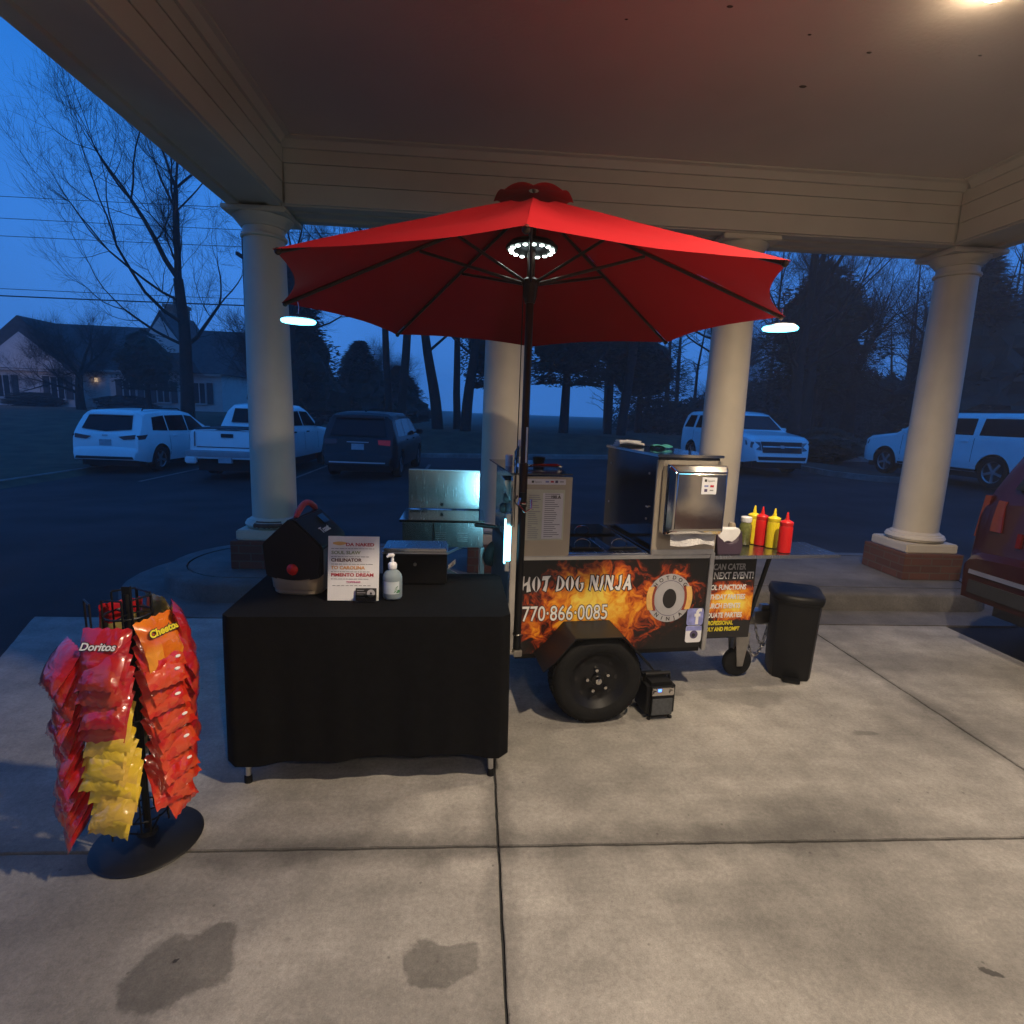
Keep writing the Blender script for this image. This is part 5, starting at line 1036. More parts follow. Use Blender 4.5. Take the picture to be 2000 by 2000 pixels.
SUVT = [(0, .40), (.015, .62), (.05, .665), (.085, .70), (.10, 1.02), (.16, 1.10), (.44, 1.56), (.47, 1.63), (.62, 1.68), (1.5, 1.725), (2.5, 1.70), (2.95, 1.62), (3.80, 1.10), (4.45, .99), (4.70, .86), (4.80, .64), (4.845, .50), (4.85, .38)]
c = Car('parked_car', 'white crossover SUV parked leftmost, seen from behind', 'car', (-9.95, 15.75, gz(-9.9, 17.5)), -3, 4.85, 1.93, SUVT, 1.06, 1.70, 'carwhite', (.98, 3.80))
c.end('rear_window', [(-.66, 1.20), (0, 1.14), (.66, 1.20), (.58, 1.55), (-.58, 1.55)], 'glass'); c.end('spoiler', [(-.60, 1.575), (.60, 1.575), (.58, 1.62), (-.58, 1.62)], 'carwhite', off=.09)
for s_ in (-1, 1):
    P = [(s_ * .36, 1.0), (s_ * .80, 1.06), (s_ * .80, .95), (s_ * .50, .92)]; c.end('tail_light', P if s_ > 0 else P[::-1], 'tail', off=.02)
c.side('tail_light', [(.12, 1.04), (.42, 1.06), (.30, .94), (.12, .93)], 'tail', .012); c.end('number_plate', [(-.16, .76), (.16, .76), (.16, .92), (-.16, .92)], 'plate', off=.012); c.end('bumper_trim', [(-.78, .40), (.78, .40), (.74, .47), (-.74, .47)], 'trim', off=.02)
c.end('emblem', [(-.07, 1.01), (.07, 1.01), (.07, 1.05), (-.07, 1.05)], 'rim', off=.012)
c.side('side_window', [(.72, 1.17), (1.40, 1.14), (1.42, 1.57), (.86, 1.52)], 'glass'); c.side('side_window', [(1.46, 1.14), (2.42, 1.12), (2.42, 1.58), (1.48, 1.57)], 'glass'); c.side('side_window', [(2.48, 1.12), (3.44, 1.10), (2.86, 1.54), (2.48, 1.58)], 'glass')
c.end('windshield', [(-.66, 1.16), (.66, 1.16), (.56, 1.58), (-.56, 1.58)], 'glass', True); c.gaps((1.43, 2.45, 3.5), .45, 1.08); c.handles((1.6, 2.6), .98, 'carwhite'); c.mirrors(3.28, 1.10); c.wheels(); 
for s_ in (-1, 1): MB().tube([(.75, s_ * .62, 1.70), (.8, s_ * .62, 1.755), (2.5, s_ * .60, 1.765), (2.6, s_ * .60, 1.715)], .018, 8).build('roof_rail', MT['trim'], c.t)

PUT = [(0, .55), (.01, .70), (.12, .72), (.125, .78), (.15, 1.20), (.17, 1.235), (1.74, 1.235), (1.78, 1.30), (1.95, 1.80), (2.05, 1.87), (2.5, 1.92), (3.3, 1.90), (3.6, 1.82), (4.25, 1.30), (5.2, 1.20), (5.55, 1.08), (5.72, .80), (5.79, .62), (5.8, .5)]
c = Car('pickup_truck', 'white pickup truck half hidden behind the left column', 'pickup truck', (-6.25, 14.5, gz(-6.2, 17)), -3, 5.8, 2.03, PUT, 1.24, 1.90, 'carwhite', (1.25, 4.75), .40, .45, .22)
c.end('rear_window', [(-.66, 1.40), (.66, 1.40), (.60, 1.78), (-.60, 1.78)], 'glass'); c.end('bed_cover', [(-.80, 1.238), (.80, 1.238), (.80, 1.262), (-.80, 1.262)], 'trim', off=.02)
MB().box(.22, 1.72, -.86, .86, 1.255, 1.285).build('bed_cover', MT['trim'], c.t, bevel=.01)
MB().box(-.05, .09, -.99, .99, .58, .735).build('bumper', MT['rim'], c.t, bevel=.03); 
for s_ in (-1, 1): MB().box(-.06, .06, min(s_ * .72, s_ * 1.0), max(s_ * .72, s_ * 1.0), .40, .575).build('bumper_end', MT['carwhite'], c.t, bevel=.03)
for s_ in (-1, 1):
    P = [(s_ * .80, .82), (s_ * .96, .82), (s_ * .96, 1.19), (s_ * .80, 1.19)]; c.end('tail_light', P if s_ > 0 else P[::-1], 'tail', off=.03)
c.end('tailgate_handle', [(-.15, 1.06), (.15, 1.06), (.15, 1.15), (-.15, 1.15)], 'trim', off=.02); c.end('number_plate', [(-.16, .43), (.16, .43), (.16, .56), (-.16, .56)], 'plate', off=.05); c.end('tailgate_seam', [(-.76, .80), (.76, .80), (.76, .82), (-.76, .82)], 'trim', off=.01)
c.side('side_window', [(2.02, 1.34), (2.78, 1.33), (2.78, 1.75), (2.14, 1.73)], 'glass'); c.side('side_window', [(2.86, 1.33), (3.92, 1.31), (3.48, 1.73), (2.86, 1.75)], 'glass'); c.end('windshield', [(-.72, 1.36), (.72, 1.36), (.62, 1.78), (-.62, 1.78)], 'glass', True); c.gaps((1.80, 2.82, 3.98), .62, 1.28); c.handles((1.95, 3.0), 1.14, 'trim'); c.mirrors(3.75, 1.32, 'trim'); c.wheels(6)

VNT = [(0, .38), (.015, .60), (.05, .64), (.08, .68), (.10, 1.0), (.15, 1.08), (.42, 1.56), (.45, 1.64), (.62, 1.70), (1.6, 1.74), (2.8, 1.72), (3.25, 1.62), (4.2, 1.06), (4.75, .90), (4.98, .70), (5.08, .5), (5.1, .38)]
c = Car('minivan', 'dark minivan seen from behind with a glowing red right tail light', 'minivan', (-3.05, 14.7, gz(-3, 17)), -3, 5.1, 1.98, VNT, 1.04, 1.72, 'cardark', (1.0, 4.05), .36)
c.end('rear_window', [(-.72, 1.14), (.72, 1.14), (.62, 1.57), (-.62, 1.57)], 'glass'); c.end('spoiler', [(-.64, 1.59), (.64, 1.59), (.62, 1.64), (-.62, 1.64)], 'cardark', off=.10)
MT['taillit'] = mat('lit_tail_lens', (.4, .02, .02), .15, var=0, emit=(1, .03, .02), estr=.05)
P = [(-.84, 1.04), (-.52, 1.04), (-.54, .92), (-.84, .90)]; c.end('tail_light', P, 'taillit', off=.02); c.end('tail_light', [(.52, 1.04), (.84, 1.04), (.84, .90), (.54, .92)], 'tail', off=.02)
c.end('chrome_strip', [(-.28, .965), (.28, .965), (.28, .985), (-.28, .985)], 'rim', off=.012); c.end('number_plate', [(-.16, .78), (.16, .78), (.16, .93), (-.16, .93)], 'plate', off=.014); c.end('bumper_strip', [(-.72, .44), (.72, .44), (.72, .47), (-.72, .47)], 'rim', off=.02)
c.side('side_window', [(.66, 1.12), (1.62, 1.11), (1.62, 1.58), (.78, 1.54)], 'glass'); c.side('side_window', [(1.68, 1.11), (2.70, 1.10), (2.70, 1.58), (1.68, 1.58)], 'glass'); c.side('side_window', [(2.76, 1.10), (3.75, 1.08), (3.1, 1.54), (2.76, 1.58)], 'glass'); c.end('windshield', [(-.70, 1.12), (.70, 1.12), (.58, 1.58), (-.58, 1.58)], 'glass', True); c.mirrors(3.45, 1.12); c.wheels(); MB().box(.95, 1.05, -.015, .015, 1.735, 1.80).build('aerial', MT['trim'], c.t, bevel=.01); c.handles((1.8, 2.9), .98, 'trim')

TAT = [(0, .42), (.015, .66), (.06, .70), (.085, 1.14), (.12, 1.20), (.32, 1.76), (.36, 1.83), (.55, 1.86), (2.7, 1.87), (3.05, 1.80), (3.85, 1.27), (4.80, 1.15), (5.02, 1.06), (5.10, .82), (5.165, .62), (5.18, .42)]
def bigsuv(label, loc, hd, L):
    k = L - 5.18; T_ = [(x + (k if x > 1.5 else 0), z) for x, z in TAT]
    c = Car('large_suv', label, 'car', loc, hd, L, 2.04, T_, 1.22, 1.86, 'carwhite', (1.15, 4.10 + k), .40, .36, .18, .45)
    c.end('rear_window', [(-.70, 1.24), (.70, 1.24), (.64, 1.74), (-.64, 1.74)], 'glass'); c.end('windshield', [(-.76, 1.34), (.76, 1.34), (.68, 1.76), (-.68, 1.76)], 'glass', True)
    c.side('side_window', [(.42, 1.30), (1.15 + k, 1.30), (1.15 + k, 1.73), (.62, 1.73)], 'glass'); c.side('side_window', [(1.32 + k, 1.30), (2.22 + k, 1.30), (2.22 + k, 1.73), (1.36 + k, 1.73)], 'glass'); c.side('side_window', [(2.32 + k, 1.30), (3.46 + k, 1.30), (2.98 + k, 1.73), (2.32 + k, 1.73)], 'glass')
    c.gaps((1.24 + k, 2.27 + k, 3.52 + k), .48, 1.22); c.handles((1.42 + k, 2.42 + k), 1.12, 'carwhite'); c.mirrors(3.30 + k, 1.27)
    c.end('grille', [(-.62, .68), (.62, .68), (.66, 1.0), (-.66, 1.0)], 'trim', True, off=.02); c.end('chrome_bar', [(-.62, .84), (.62, .84), (.62, .875), (-.62, .875)], 'rim', True, off=.035)
    c.end('emblem', [(-.14, .835), (-.05, .835), (-.05, .815), (.05, .815), (.05, .835), (.14, .835), (.12, .88), (.05, .88), (.05, .90), (-.05, .90), (-.05, .88), (-.16, .88)], 'plate', True, off=.05)
    for s_ in (-1, 1):
        P = [(s_ * .66, .74), (s_ * .93, .78), (s_ * .95, 1.0), (s_ * .68, .98)]; c.end('headlight', P if s_ > 0 else P[::-1], 'head', True, off=.015)
    c.side('headlight', [(L - .36, .90), (L - .13, .80), (L - .13, .98), (L - .40, 1.02)], 'head', .01)
    c.end('lower_grille', [(-.74, .46), (.74, .46), (.78, .56), (-.78, .56)], 'trim', True, off=.012); c.side('sill_trim', [(1.6, .37), (3.6 + k, .37), (3.6 + k, .43), (1.6, .43)], 'trim', .01)
    for s_ in (-1, 1): MB().tube([(.6, s_ * .70, 1.86), (.65, s_ * .70, 1.925), (2.6 + k, s_ * .70, 1.935), (2.7 + k, s_ * .70, 1.87)], .018, 8).build('roof_rail', MT['trim'], c.t)
    MB().box(2.5 + k, 2.62 + k, -.02, .02, 1.895, 1.94).build('aerial', MT['trim'], c.t, bevel=.01); c.wheels(5, .70); return c
a_ = radians(176 ); Fx, Fy = 9.13, 16.25; hd_ = 184; a_ = radians(hd_); fwd = Vector((-sin(a_), cos(a_)))
bigsuv('white large SUV facing the viewer beyond the third column', (Fx - fwd.x * 5.18, Fy - fwd.y * 5.18, gz(9.1, 18) + .02), hd_, 5.18)
bigsuv('long white SUV parked sideways behind the right column, nose to the left', (14.0, 12.2, gz(14, 14) + .05), 4, 5.70)

RDT = [(0, .36), (.02, .60), (.10, .63), (.115, .68), (.13, .95), (.17, 1.02), (.42, 1.50), (.46, 1.58), (.7, 1.64), (2.4, 1.64), (2.9, 1.52), (3.6, 1.04), (4.4, .92), (4.62, .7), (4.7, .4)]
c = Car('parked_car', 'dark red SUV cut off by the right edge of the picture, close to the cart', 'car', (3.58, 2.94, 0), -88, 4.7, 1.86, RDT, 1.0, 1.62, 'carred', (.92, 3.65), .35)
c.t.scale = (1.06, 1.02, 1.10); c.end('rear_window', [(-.66, 1.06), (.66, 1.06), (.58, 1.50), (-.58, 1.50)], 'glass')
for s_ in (-1, 1):
    P = [(s_ * .66, .78), (s_ * .74, .78), (s_ * .735, .98), (s_ * .68, .98)]; c.end('tail_light', P if s_ > 0 else P[::-1], 'tail', off=.012)
    P = [(s_ * .51, .71), (s_ * .54, .71), (s_ * .54, .80), (s_ * .51, .80)]; c.end('reflector', P if s_ > 0 else P[::-1], 'tail', off=.015)
c.side('tail_light', [(.13, .72), (.30, .72), (.30, 1.0), (.15, 1.0)], 'tail', .015)
c.end('bumper_strip', [(-.84, .50), (.84, .50), (.84, .525), (-.84, .525)], 'rim', off=.012); c.end('number_plate', [(-.15, .74), (.15, .74), (.15, .89), (-.15, .89)], 'plate', off=.014); c.end('bumper_trim', [(-.82, .38), (.82, .38), (.82, .46), (-.82, .46)], 'trim', off=.012)
yk, zk = .47, 1.16
o = c.end('round_sticker', [(yk + .05 * cos(2 * pi * k / 16), zk + .05 * sin(2 * pi * k / 16)) for k in range(16)], 'inkwhite', off=.014, dep=0); c.end('sticker_centre', [(yk + .016 * cos(2 * pi * k / 8), zk + .02 * sin(2 * pi * k / 8)) for k in range(8)], 'ink', off=.018, dep=0)
MB().tube([(.05, -.0, .36), (-.12, .0, .34)], .03, 8).build('tow_hitch', MT['trim'], c.t); MB().ball((-.11, 0, .405), .027, 14, 8).build('tow_ball', MT['chrome'], c.t)
c.side('side_window', [(.62, 1.08), (1.5, 1.08), (1.5, 1.50), (.78, 1.48)], 'glass'); c.side('side_window', [(1.56, 1.08), (2.4, 1.08), (2.4, 1.50), (1.56, 1.50)], 'glass'); c.wheels()

# ================================================================== house
hz_ = .70
hs_ = thing('house', 'pale sided house with steep dark roofs and a chimney, far left', 'house', (-27, 45, hz_), radians(2))
def hpart(nm_, mt_, fn): mm = MB(); fn(mm); return mm.build(nm_, MT[mt_], hs_)
def gable(mm, x0, x1, y0, y1, z0, z1, ax='x'):
    if ax == 'x': ym = (y0 + y1) / 2; mm.prism([(y0, z0), (y1, z0), (ym, z1)], lambda a, b: (x0, a, b), lambda a, b: (x1, a, b))
    else: xm = (x0 + x1) / 2; mm.prism([(x0, z0), (x1, z0), (xm, z1)], lambda a, b: (a, y1, b), lambda a, b: (a, y0, b))
hpart('wall', 'wall', lambda m: m.box(-9.5, 7.5, 0, 9, -.5, 2.9))
hpart('wall', 'wall', lambda m: m.box(-8.6, -1.6, -1.6, .0 - .01, -.5, 2.7))
hpart('roof', 'roof', lambda m: gable(m, -9.9, 7.9, -.4, 9.4, 2.91, 6.6)); 
hpart('roof', 'roof', lambda m: gable(m, -9.2, -1.0, -2.0, 4.6, 2.71, 6.3, 'y'))
hpart('gable_wall', 'wall', lambda m: gable(m, -8.2, -2.0, -2.02, -1.9, 2.72, 5.2, 'y'))
hpart('roof', 'roof', lambda m: gable(m, 1.2, 6.4, -.9, 4.6, 2.92, 7.3, 'y')); hpart('gable_wall', 'wall', lambda m: gable(m, 2.0, 5.6, -.94, -.85, 4.3, 6.8, 'y'))
hpart('chimney', 'brick', lambda m: (m.box(2.2, 3.6, 3.2, 4.4, 5.0, 8.1), m.box(2.1, 3.7, 3.1, 4.5, 8.1, 8.35), m.box(2.7, 3.1, 3.6, 4.0, 8.35, 8.8)))
for x, y, z in ((-7.2, -1.62, .7), (-3.6, -1.62, .7), (.4, -.02, .7), (2.8, -.02, .7), (5.4, -.02, .7)):
    w_ = one('box', x, x + .95, y - .05, y, z, z + 1.5).build('window', MT['glass'], hs_)
    for s_ in (0, .45, .9): one('box', x + s_, x + s_ + .05, y - .09, y - .051, z, z + 1.5).build('frame', MT['wall'], w_)
    one('box', x - .05, x + 1.0, y - .12, y - .052, z - .10, z - .005).build('sill', MT['wall'], w_)
    for s_ in (-.50, 1.03): one('box', x + s_, x + s_ + .42, y - .07, y - .002, z - .05, z + 1.55).build('shutter', MT['shutter'], hs_)
one('box', -9.6, 7.6, -.35, -.2, 2.78, 2.90).build('gutter', MT['wall'], hs_); one('box', -8.7, -1.5, -1.95, -1.8, 2.56, 2.68).build('gutter', MT['wall'], hs_)
pl_ = MB().box(-1.45, -1.30, -.25, -.1, 2.0, 2.3).build('porch_lamp', glow('porch_glow', (1, .72, .45), 1.0), hs_)
l_ = bpy.data.lights.new('porch_light', 'POINT'); l_.energy = 70; l_.color = (1, .66, .48); l_.shadow_soft_size = .15; lo = bpy.data.objects.new('porch_light', l_); COL.objects.link(lo); lo.parent = hs_; lo.location = (-4.5, -6.0, 3.0)

# ================================================================== trees
def bare_tree(seed, H_, R0, spread=.55, fork=.45, depth=6, lean=0, kink=.16, mind=.006, up=.045):
    r = random.Random(seed); mm = MB(); trunk = MB()
    def grow(p, d, L_, rad, dep, acc):
        n = 4 if dep > 0 else 7; pts = [p.copy()]; rads = [rad]; dd = d.copy()
        for k in range(n):
            dd = (dd + Vector((r.uniform(-1, 1), r.uniform(-1, 1), r.uniform(-.6, .8))) * kink * (1 if dep else .35)).normalized()
            if dep: dd = (dd + Vector((0, 0, up))).normalized()
            p = p + dd * (L_ / n); pts.append(p.copy()); rads.append(max(mind * .6, rad * (1 - .38 * (k + 1) / n)))
        (trunk if dep == 0 else mm).tube(pts, rads, 8 if dep == 0 else (5 if dep < 3 else 3), cap=False)
        if dep >= depth or rads[-1] < mind * .7:
            for k in range(3):
                az = r.uniform(0, 2 * pi); u = dd.orthogonal().normalized(); w_ = dd.cross(u); nd = (dd * .8 + (u * cos(az) + w_ * sin(az)) * .6 + Vector((0, 0, .15))).normalized(); q_ = pts[r.randint(1, n)]; l_ = r.uniform(.35, .8)
                mm.tube([q_, q_ + nd * l_ * .5, q_ + nd * l_ + Vector((0, 0, .05))], [mind * .6, mind * .5, mind * .25], 3, cap=False)
            return
        nb = r.choice((2, 3, 3)) if dep else r.choice((3, 4))
        for k in range(nb):
            ang = r.uniform(.25, .25 + spread) if k else r.uniform(.05, .25); az = r.uniform(0, 2 * pi); u = dd.orthogonal().normalized(); w_ = dd.cross(u)
            nd = (dd * cos(ang) + (u * cos(az) + w_ * sin(az)) * sin(ang)).normalized()
            grow(p, nd, L_ * r.uniform(.58, .82) * (1.0 if dep else .75), rads[-1] * r.uniform(.55, .82), dep + 1, acc)
        for k in range(3 if dep else 4):     # side twigs along the limb
            i = r.randint(max(1, len(pts) // 2 if dep == 0 else 1), len(pts) - 1); az = r.uniform(0, 2 * pi); u = dd.orthogonal().normalized(); w_ = dd.cross(u)
            nd = (dd * .45 + (u * cos(az) + w_ * sin(az))).normalized(); grow(pts[i], nd, L_ * r.uniform(.35, .6), rads[i] * r.uniform(.25, .45), dep + (2 if dep else 1), acc)
    grow(Vector((0, 0, -.3)), Vector((lean, 0, 1)).normalized(), H_ * fork, R0, 0, 0)
    return trunk, mm
TREEMESH = {}
def put_tree(key, name, label, loc, rz=0, sc=1, grp='bare trees beyond the parking lot', **kw):
    if key not in TREEMESH:
        tr, br = bare_tree(**kw); t = thing(name, label, 'tree', loc, rz, grp); tr.build('trunk', MT['bark'], t, smooth=60); br.build('crown', MT['bark'], t, smooth=60); TREEMESH[key] = t; t.scale = (sc,) * 3; return t
    t = dup(TREEMESH[key], loc, (0, 0, rz), label, grp); t.scale = (sc,) * 3; return t
put_tree('A', 'bare_tree', 'tall bare forked tree rising between the left column and the house', (-13.0, 26.5, .5), .6, 1.08, seed=11, H_=14.5, R0=.29, spread=.58, fork=.42, depth=7, lean=.05, mind=.005, up=.085)
put_tree('B', 'bare_tree', 'broad bare tree in front of the house at the far left edge', (-23.8, 36, .7), 2.0, .95, seed=23, H_=9.5, R0=.30, spread=.60, fork=.26, depth=7, mind=.005)
put_tree('C', 'bare_tree', 'slim bare trunk just right of the minivan, left of a pair', (-4.25, 28.2, .6), .3, 1.0, seed=31, H_=15, R0=.20, spread=.6, fork=.5, depth=6)
put_tree('C', 'bare_tree', 'thicker dark bare trunk right of the minivan', (-3.7, 27.6, .6), 2.4, 1.15)
put_tree('D', 'bare_tree', 'leaning bare trunk that forks under the umbrella edge', (-1.9, 28.4, .62), 0, 1.0, seed=47, H_=15.5, R0=.30, spread=.7, fork=.36, depth=6, lean=-.06)
put_tree('C', 'bare_tree', 'straight bare trunk left of the second column', (-1.0, 29, .62), 4.0, 1.0); put_tree('D', 'bare_tree', 'straight dark trunk nearest the second column', (-.55, 27.8, .62), 2.2, .95)
put_tree('D', 'bare_tree', 'bare tree showing between left column and umbrella rim', (-9.0, 30, .5), 1.1, 1.0)
put_tree('B', 'bare_tree', 'bare twiggy tree peeping out left of the left column', (-10.6, 33, .5), .4, 1.25)
put_tree('A', 'bare_tree', 'big dark bare tree right of the third column, its trunk behind the white SUV', (15.0, 26, .65), 3.0, 1.05); put_tree('A', 'bare_tree', 'bare tree just right of the big dark one behind the white SUV', (17.3, 29, .65), 1.2, 1.1)
put_tree('B', 'bare_tree', 'fine-twigged bare tree between the third and right columns', (21, 31, .6), .2, 1.5); put_tree('B', 'bare_tree', 'dense bare tree right behind the right column', (25, 30, .6), 1.7, 1.55); put_tree('D', 'bare_tree', 'bare tree at the far right edge of the picture', (30, 31, .6), 2.9, 1.05)
put_tree('C', 'bare_tree', 'slender bare trunk between the umbrella pole and the third column', (7.2, 28, .65), 1.9, 1.25); put_tree('D', 'bare_tree', 'bare tree half hidden by the third column', (12.6, 30, .6), 4.4, 1.0)
put_tree('B', 'bare_tree', 'pale far bare tree seen under the umbrella left of the trunks', (-8.0, 48, .2), 3.3, 1.1); put_tree('A', 'bare_tree', 'far bare tree in the haze left of the second column', (2.0, 52, .2), 5.0, .85)
put_tree('B', 'bare_tree', 'far bare tree in the haze at the right, behind the nearer trees', (20, 45, .3), 2.7, 1.7)

def evergreen(seed, H_, R_, kind):
    r = random.Random(seed); fo = MB(); tk = MB(); tk.tube([(0, 0, -.3), (.05, 0, H_ * .5), (0, .05, H_ * .96)], [R_ * .075, R_ * .05, .02], 8, cap=False)
    n = 9500 if kind == 'cone' else 8000
    cl_ = [(r.uniform(0, 2 * pi), r.random(), r.uniform(.6, 1.0)) for _ in range(80)]
    for k in range(n):
        a, hgt, q = cl_[r.randrange(80)]; a += r.gauss(0, .22); hgt = min(1, max(.02, hgt + r.gauss(0, .045)))
        if kind == 'cone': rad = R_ * (1 - hgt) ** .75 * (.9 + .1 * sin(a * 3)) + .05; zz = H_ * (.04 + .96 * hgt)
        elif kind == 'pine': rad = R_ * sin(pi * min(1, hgt * .9 + .12)) ** .6; zz = H_ * (.30 + .70 * hgt)
        else: rad = R_ * sqrt(max(.05, 1 - (hgt * 2 - 1) ** 2)); zz = H_ * hgt
        rr_ = rad * q * (r.random() ** .45) + r.gauss(0, .06); p = Vector((rr_ * cos(a), rr_ * sin(a), zz - (.12 * rr_ if kind != 'bush' else 0))); s = r.uniform(.06, .15) if kind != 'bush' else r.uniform(.04, .09)
        d1 = Vector((cos(a) + r.gauss(0, .5), sin(a) + r.gauss(0, .5), r.uniform(-.5, .3))).normalized() * s * 1.7; d2 = d1.orthogonal().normalized() * s * .4
        fo.add([p - d2, p + d1 * .5 - d2 * .6, p + d1, p + d1 * .5 + d2, p + d2 * .5], [(0, 1, 2, 3), (0, 3, 4)])
    # lumpy core added inside the flakes to block light coming through
    nu, nv = 26, 16; core = []
    for j in range(nv + 1):
        h = j / nv
        for i in range(nu):
            a = 2 * pi * i / nu
            if kind == 'cone': rad = R_ * (1 - h) ** .75 * .62; zz = H_ * (.05 + .90 * h)
            elif kind == 'pine': rad = R_ * sin(pi * min(1, h * .9 + .10)) ** .6 * .5; zz = H_ * (.36 + .58 * h)
            else: rad = R_ * sqrt(max(.02, 1 - (h * 2 - 1) ** 2)) * .72; zz = H_ * h * .9
            if j in (0, nv): rad *= .15
            q = 1 + .55 * noise.noise(Vector((cos(a) * 2.2, sin(a) * 2.2, h * 7 + seed))) + .3 * noise.noise(Vector((cos(a) * 6, sin(a) * 6, h * 17 + seed))); core.append((rad * q * cos(a), rad * q * sin(a), zz))
    fo.add(core, [(j * nu + i, j * nu + (i + 1) % nu, (j + 1) * nu + (i + 1) % nu, (j + 1) * nu + i) for j in range(nv) for i in range(nu)])
    return tk, fo
EV = {}
def put_ever(key, label, loc, rz, sc, kind='cone', H_=8, R_=2.4, seed=1, name='evergreen_tree', cat='tree', grp='evergreens beyond the parking lot'):
    if key not in EV:
        tk, fo = evergreen(seed, H_, R_, kind); t = thing(name, label, cat, loc, rz, grp); tk.build('trunk', MT['bark'], t); fo.build('crown', MT['needle' if kind == 'pine' else 'leaf'], t, smooth=0); EV[key] = t
    else: t = dup(EV[key], loc, (0, 0, rz), label, grp)
    t.scale = sc; return t
put_ever('cone', 'dark cone-shaped evergreen just right of the left column', (-9.6, 31, .4), 0, (1.25, 1.25, 1.05), 'cone', 8.2, 2.9, 5)
put_ever('cone', 'lower dark evergreen behind the minivan, right of the taller one', (-7.2, 36, .4), 2, (1.5, 1.3, .62)); put_ever('cone', 'small round-topped evergreen behind the minivan roof', (-5.4, 40, .3), 4, (1.2, 1.2, .5))
put_ever('pine', 'dense dark pine behind the umbrella pole', (4.4, 28.5, .6), 0, (1.15, 1.1, .85), 'pine', 9.5, 3.0, 9); put_ever('pine', 'tall pine left of the third column, over the warmer box', (6.9, 29.5, .6), 2, (1.0, 1.0, 1.05)); put_ever('pine', 'low pine bough mass left of the white SUV', (9.8, 34, .5), 1, (1.1, 1.1, .65)); put_ever('pine', 'pine beside the second column, left of the pole', (.9, 33, .5), 4, (.8, .8, .85))
put_ever('cone', 'huge dark evergreen filling the gap left of the right column', (24.5, 27.5, .6), 1, (2.1, 1.8, 1.15)); put_ever('cone', 'dark evergreen behind the right column', (30, 28, .6), 3, (2.2, 1.8, 1.2)); put_ever('cone', 'dark evergreen at the right edge above the long SUV', (35, 27, .6), 5, (2.1, 1.8, 1.3)); put_ever('pine', 'dark pine behind the front-facing white SUV', (18.7, 31, .6), 5, (1.3, 1.2, 1.0))
put_ever('pine', 'dark leafy tree in front of the house at the left', (-21.0, 38, .6), 1, (.9, .9, .55))
put_ever('bush', 'dark round bush between the two white SUVs', (13.2, 20.6, .05), 0, (1.3, 1.2, 1.0), 'bush', 1.3, 1.0, 14, 'bush', 'bush', 'bushes at the lot edge'); put_ever('bush', 'low dark bush left of the long white SUV', (14.8, 22.8, .1), 2, (1.5, 1.2, .9), name='bush', cat='bush'); put_ever('bush', 'low hedge bush under the house windows, left one', (-31, 42.6, .7), 1, (2.4, 1.2, .8)); put_ever('bush', 'low hedge bush under the house windows, right one', (-25.5, 43.4, .7), 3, (2.6, 1.2, .8))
for o in EV.values(): pass
# the wood closing the view at the right: one mass of trunks, limbs and undergrowth
wd = MB(); r = random.Random(77)
for k in range(75):
    x, y = r.uniform(9, 60), r.uniform(33, 46); 
    if x < 20 and r.random() < .5: continue
    h = r.uniform(9, 15); b = Vector((x, y, .3)); wd.tube([b, b + Vector((r.uniform(-.3, .3), 0, h * .5)), b + Vector((r.uniform(-.8, .8), 0, h))], [r.uniform(.12, .26), .10, .02], 5, cap=False)
    for q in range(26):
        z = h * r.uniform(.15, .95); a = r.uniform(0, 2 * pi); l = r.uniform(.8, 2.6) * (1.15 - z / h); p0 = b + Vector((0, 0, z)); p1 = p0 + Vector((cos(a) * l, sin(a) * l, l * r.uniform(.2, .8))); wd.tube([p0, p0.lerp(p1, .5) + Vector((0, 0, .1)), p1], [.035, .022, .008], 3, cap=False)
        for w2 in range(3): p2 = p0.lerp(p1, r.uniform(.3, .9)); a2 = a + r.uniform(-1.2, 1.2); wd.tube([p2, p2 + Vector((cos(a2), sin(a2), r.uniform(.2, .9))) * l * .4], [.014, .005], 3, cap=False)
stuff(wd.build('far_wood', MT['bark'], None, smooth=0))
ug = MB()
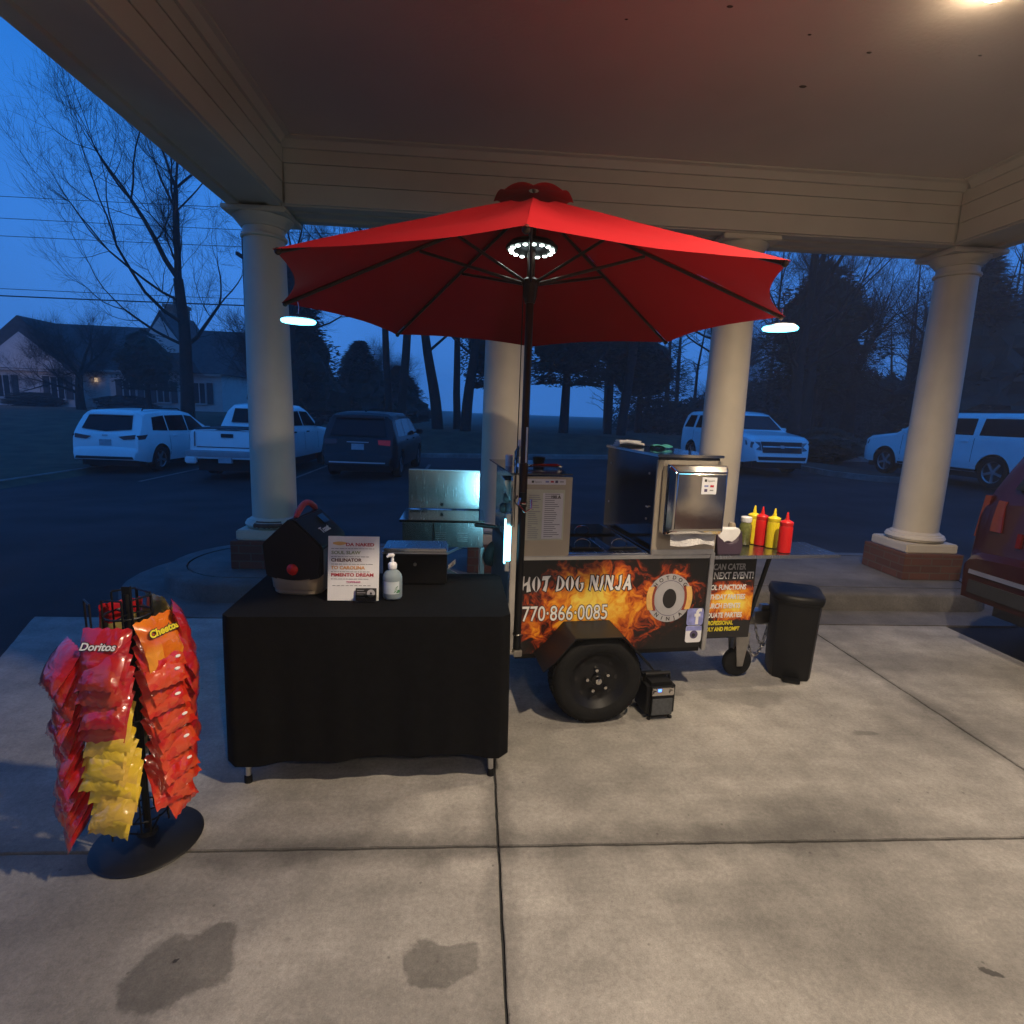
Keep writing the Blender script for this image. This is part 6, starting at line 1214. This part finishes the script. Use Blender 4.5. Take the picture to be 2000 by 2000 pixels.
for k in range(52000):
    x, y = r.uniform(10, 62), r.uniform(31, 44); t_top = 2.2 + 4.5 * (.5 + .5 * noise.noise(Vector((x * .13, y * .1, 5)))) * sm(11, 24, x); z = .3 + t_top * r.random() ** 1.3; p0 = Vector((x, y, z)); s_ = r.uniform(.14, .36); d1 = Vector((r.gauss(0, 1), r.gauss(0, 1), r.gauss(0, .6))).normalized() * s_; d2 = d1.orthogonal().normalized() * s_ * .35; ug.add([p0 - d2, p0 + d1, p0 + d2], [(0, 1, 2)])
ug.grid(lambda a, b: (11 + 52 * a, 44.5 + 1.2 * noise.noise(Vector((a * 60, b * 9, 1))) - 1.5 * b, .1 + b * (1.6 + 5.2 * sm(0, .25, a) * (.55 + .45 * noise.noise(Vector((a * 9, 0, 3))) + .30 * noise.noise(Vector((a * 50, b * 3, 6)))))), 220, 8)
stuff(ug.build('undergrowth', MT['leaf'], None, smooth=0))
# utility pole and wires
up_ = thing('utility_pole', 'dark utility pole hidden just behind the left column edge', 'utility pole', (-11.6, 30.2, .4)); MB().tube([(0, 0, -.3), (0, 0, 9.4)], [.14, .10], 10).build('post', MT['bark'], up_); one('box', -.06, .06, -.9, .9, 8.1, 8.25).build('cross_arm', MT['bark'], up_)
for i, (z0, z1, lab, yy) in enumerate(((10.95, 11.2, 'highest overhead wire crossing the left sky', 30.6), (9.95, 10.1, 'second overhead wire from the top at the left', 30.3), (9.05, 9.25, 'third overhead wire from the top at the left', 30.0), (6.70, 6.78, 'fourth overhead wire, thin, just above the thick one', 29.8), (6.33, 6.48, 'lowest and thickest overhead wire at the left', 29.8))):
    mm = MB(); mm.tube([(-45 + 50 * k / 16, yy, z0 + (z1 - z0) * k / 16 * 1.4 - .22 * sin(pi * k / 16)) for k in range(17)], .030 if i == 4 else .014, 5); tag(mm.build('power_line', MT['rope'], None), lab, 'power line', 'overhead wires')

# ================================================================== dusk haze
hzb = MB().box(-430, 430, -210, 430, -3, 24); hb_ = hzb.build('haze', None, None, smooth=0); stuff(hb_)
hm = bpy.data.materials.new('haze_air'); hm.use_nodes = True; nt = hm.node_tree; nt.nodes.clear(); o_ = N(nt, 'ShaderNodeOutputMaterial'); pv = N(nt, 'ShaderNodeVolumePrincipled'); pv.inputs['Color'].default_value = (.96, .97, 1, 1); pv.inputs['Density'].default_value = HAZE = .0023; pv.inputs['Anisotropy'].default_value = .1
nt.links.new(pv.outputs[0], o_.inputs['Volume']); hb_.data.materials.append(hm)
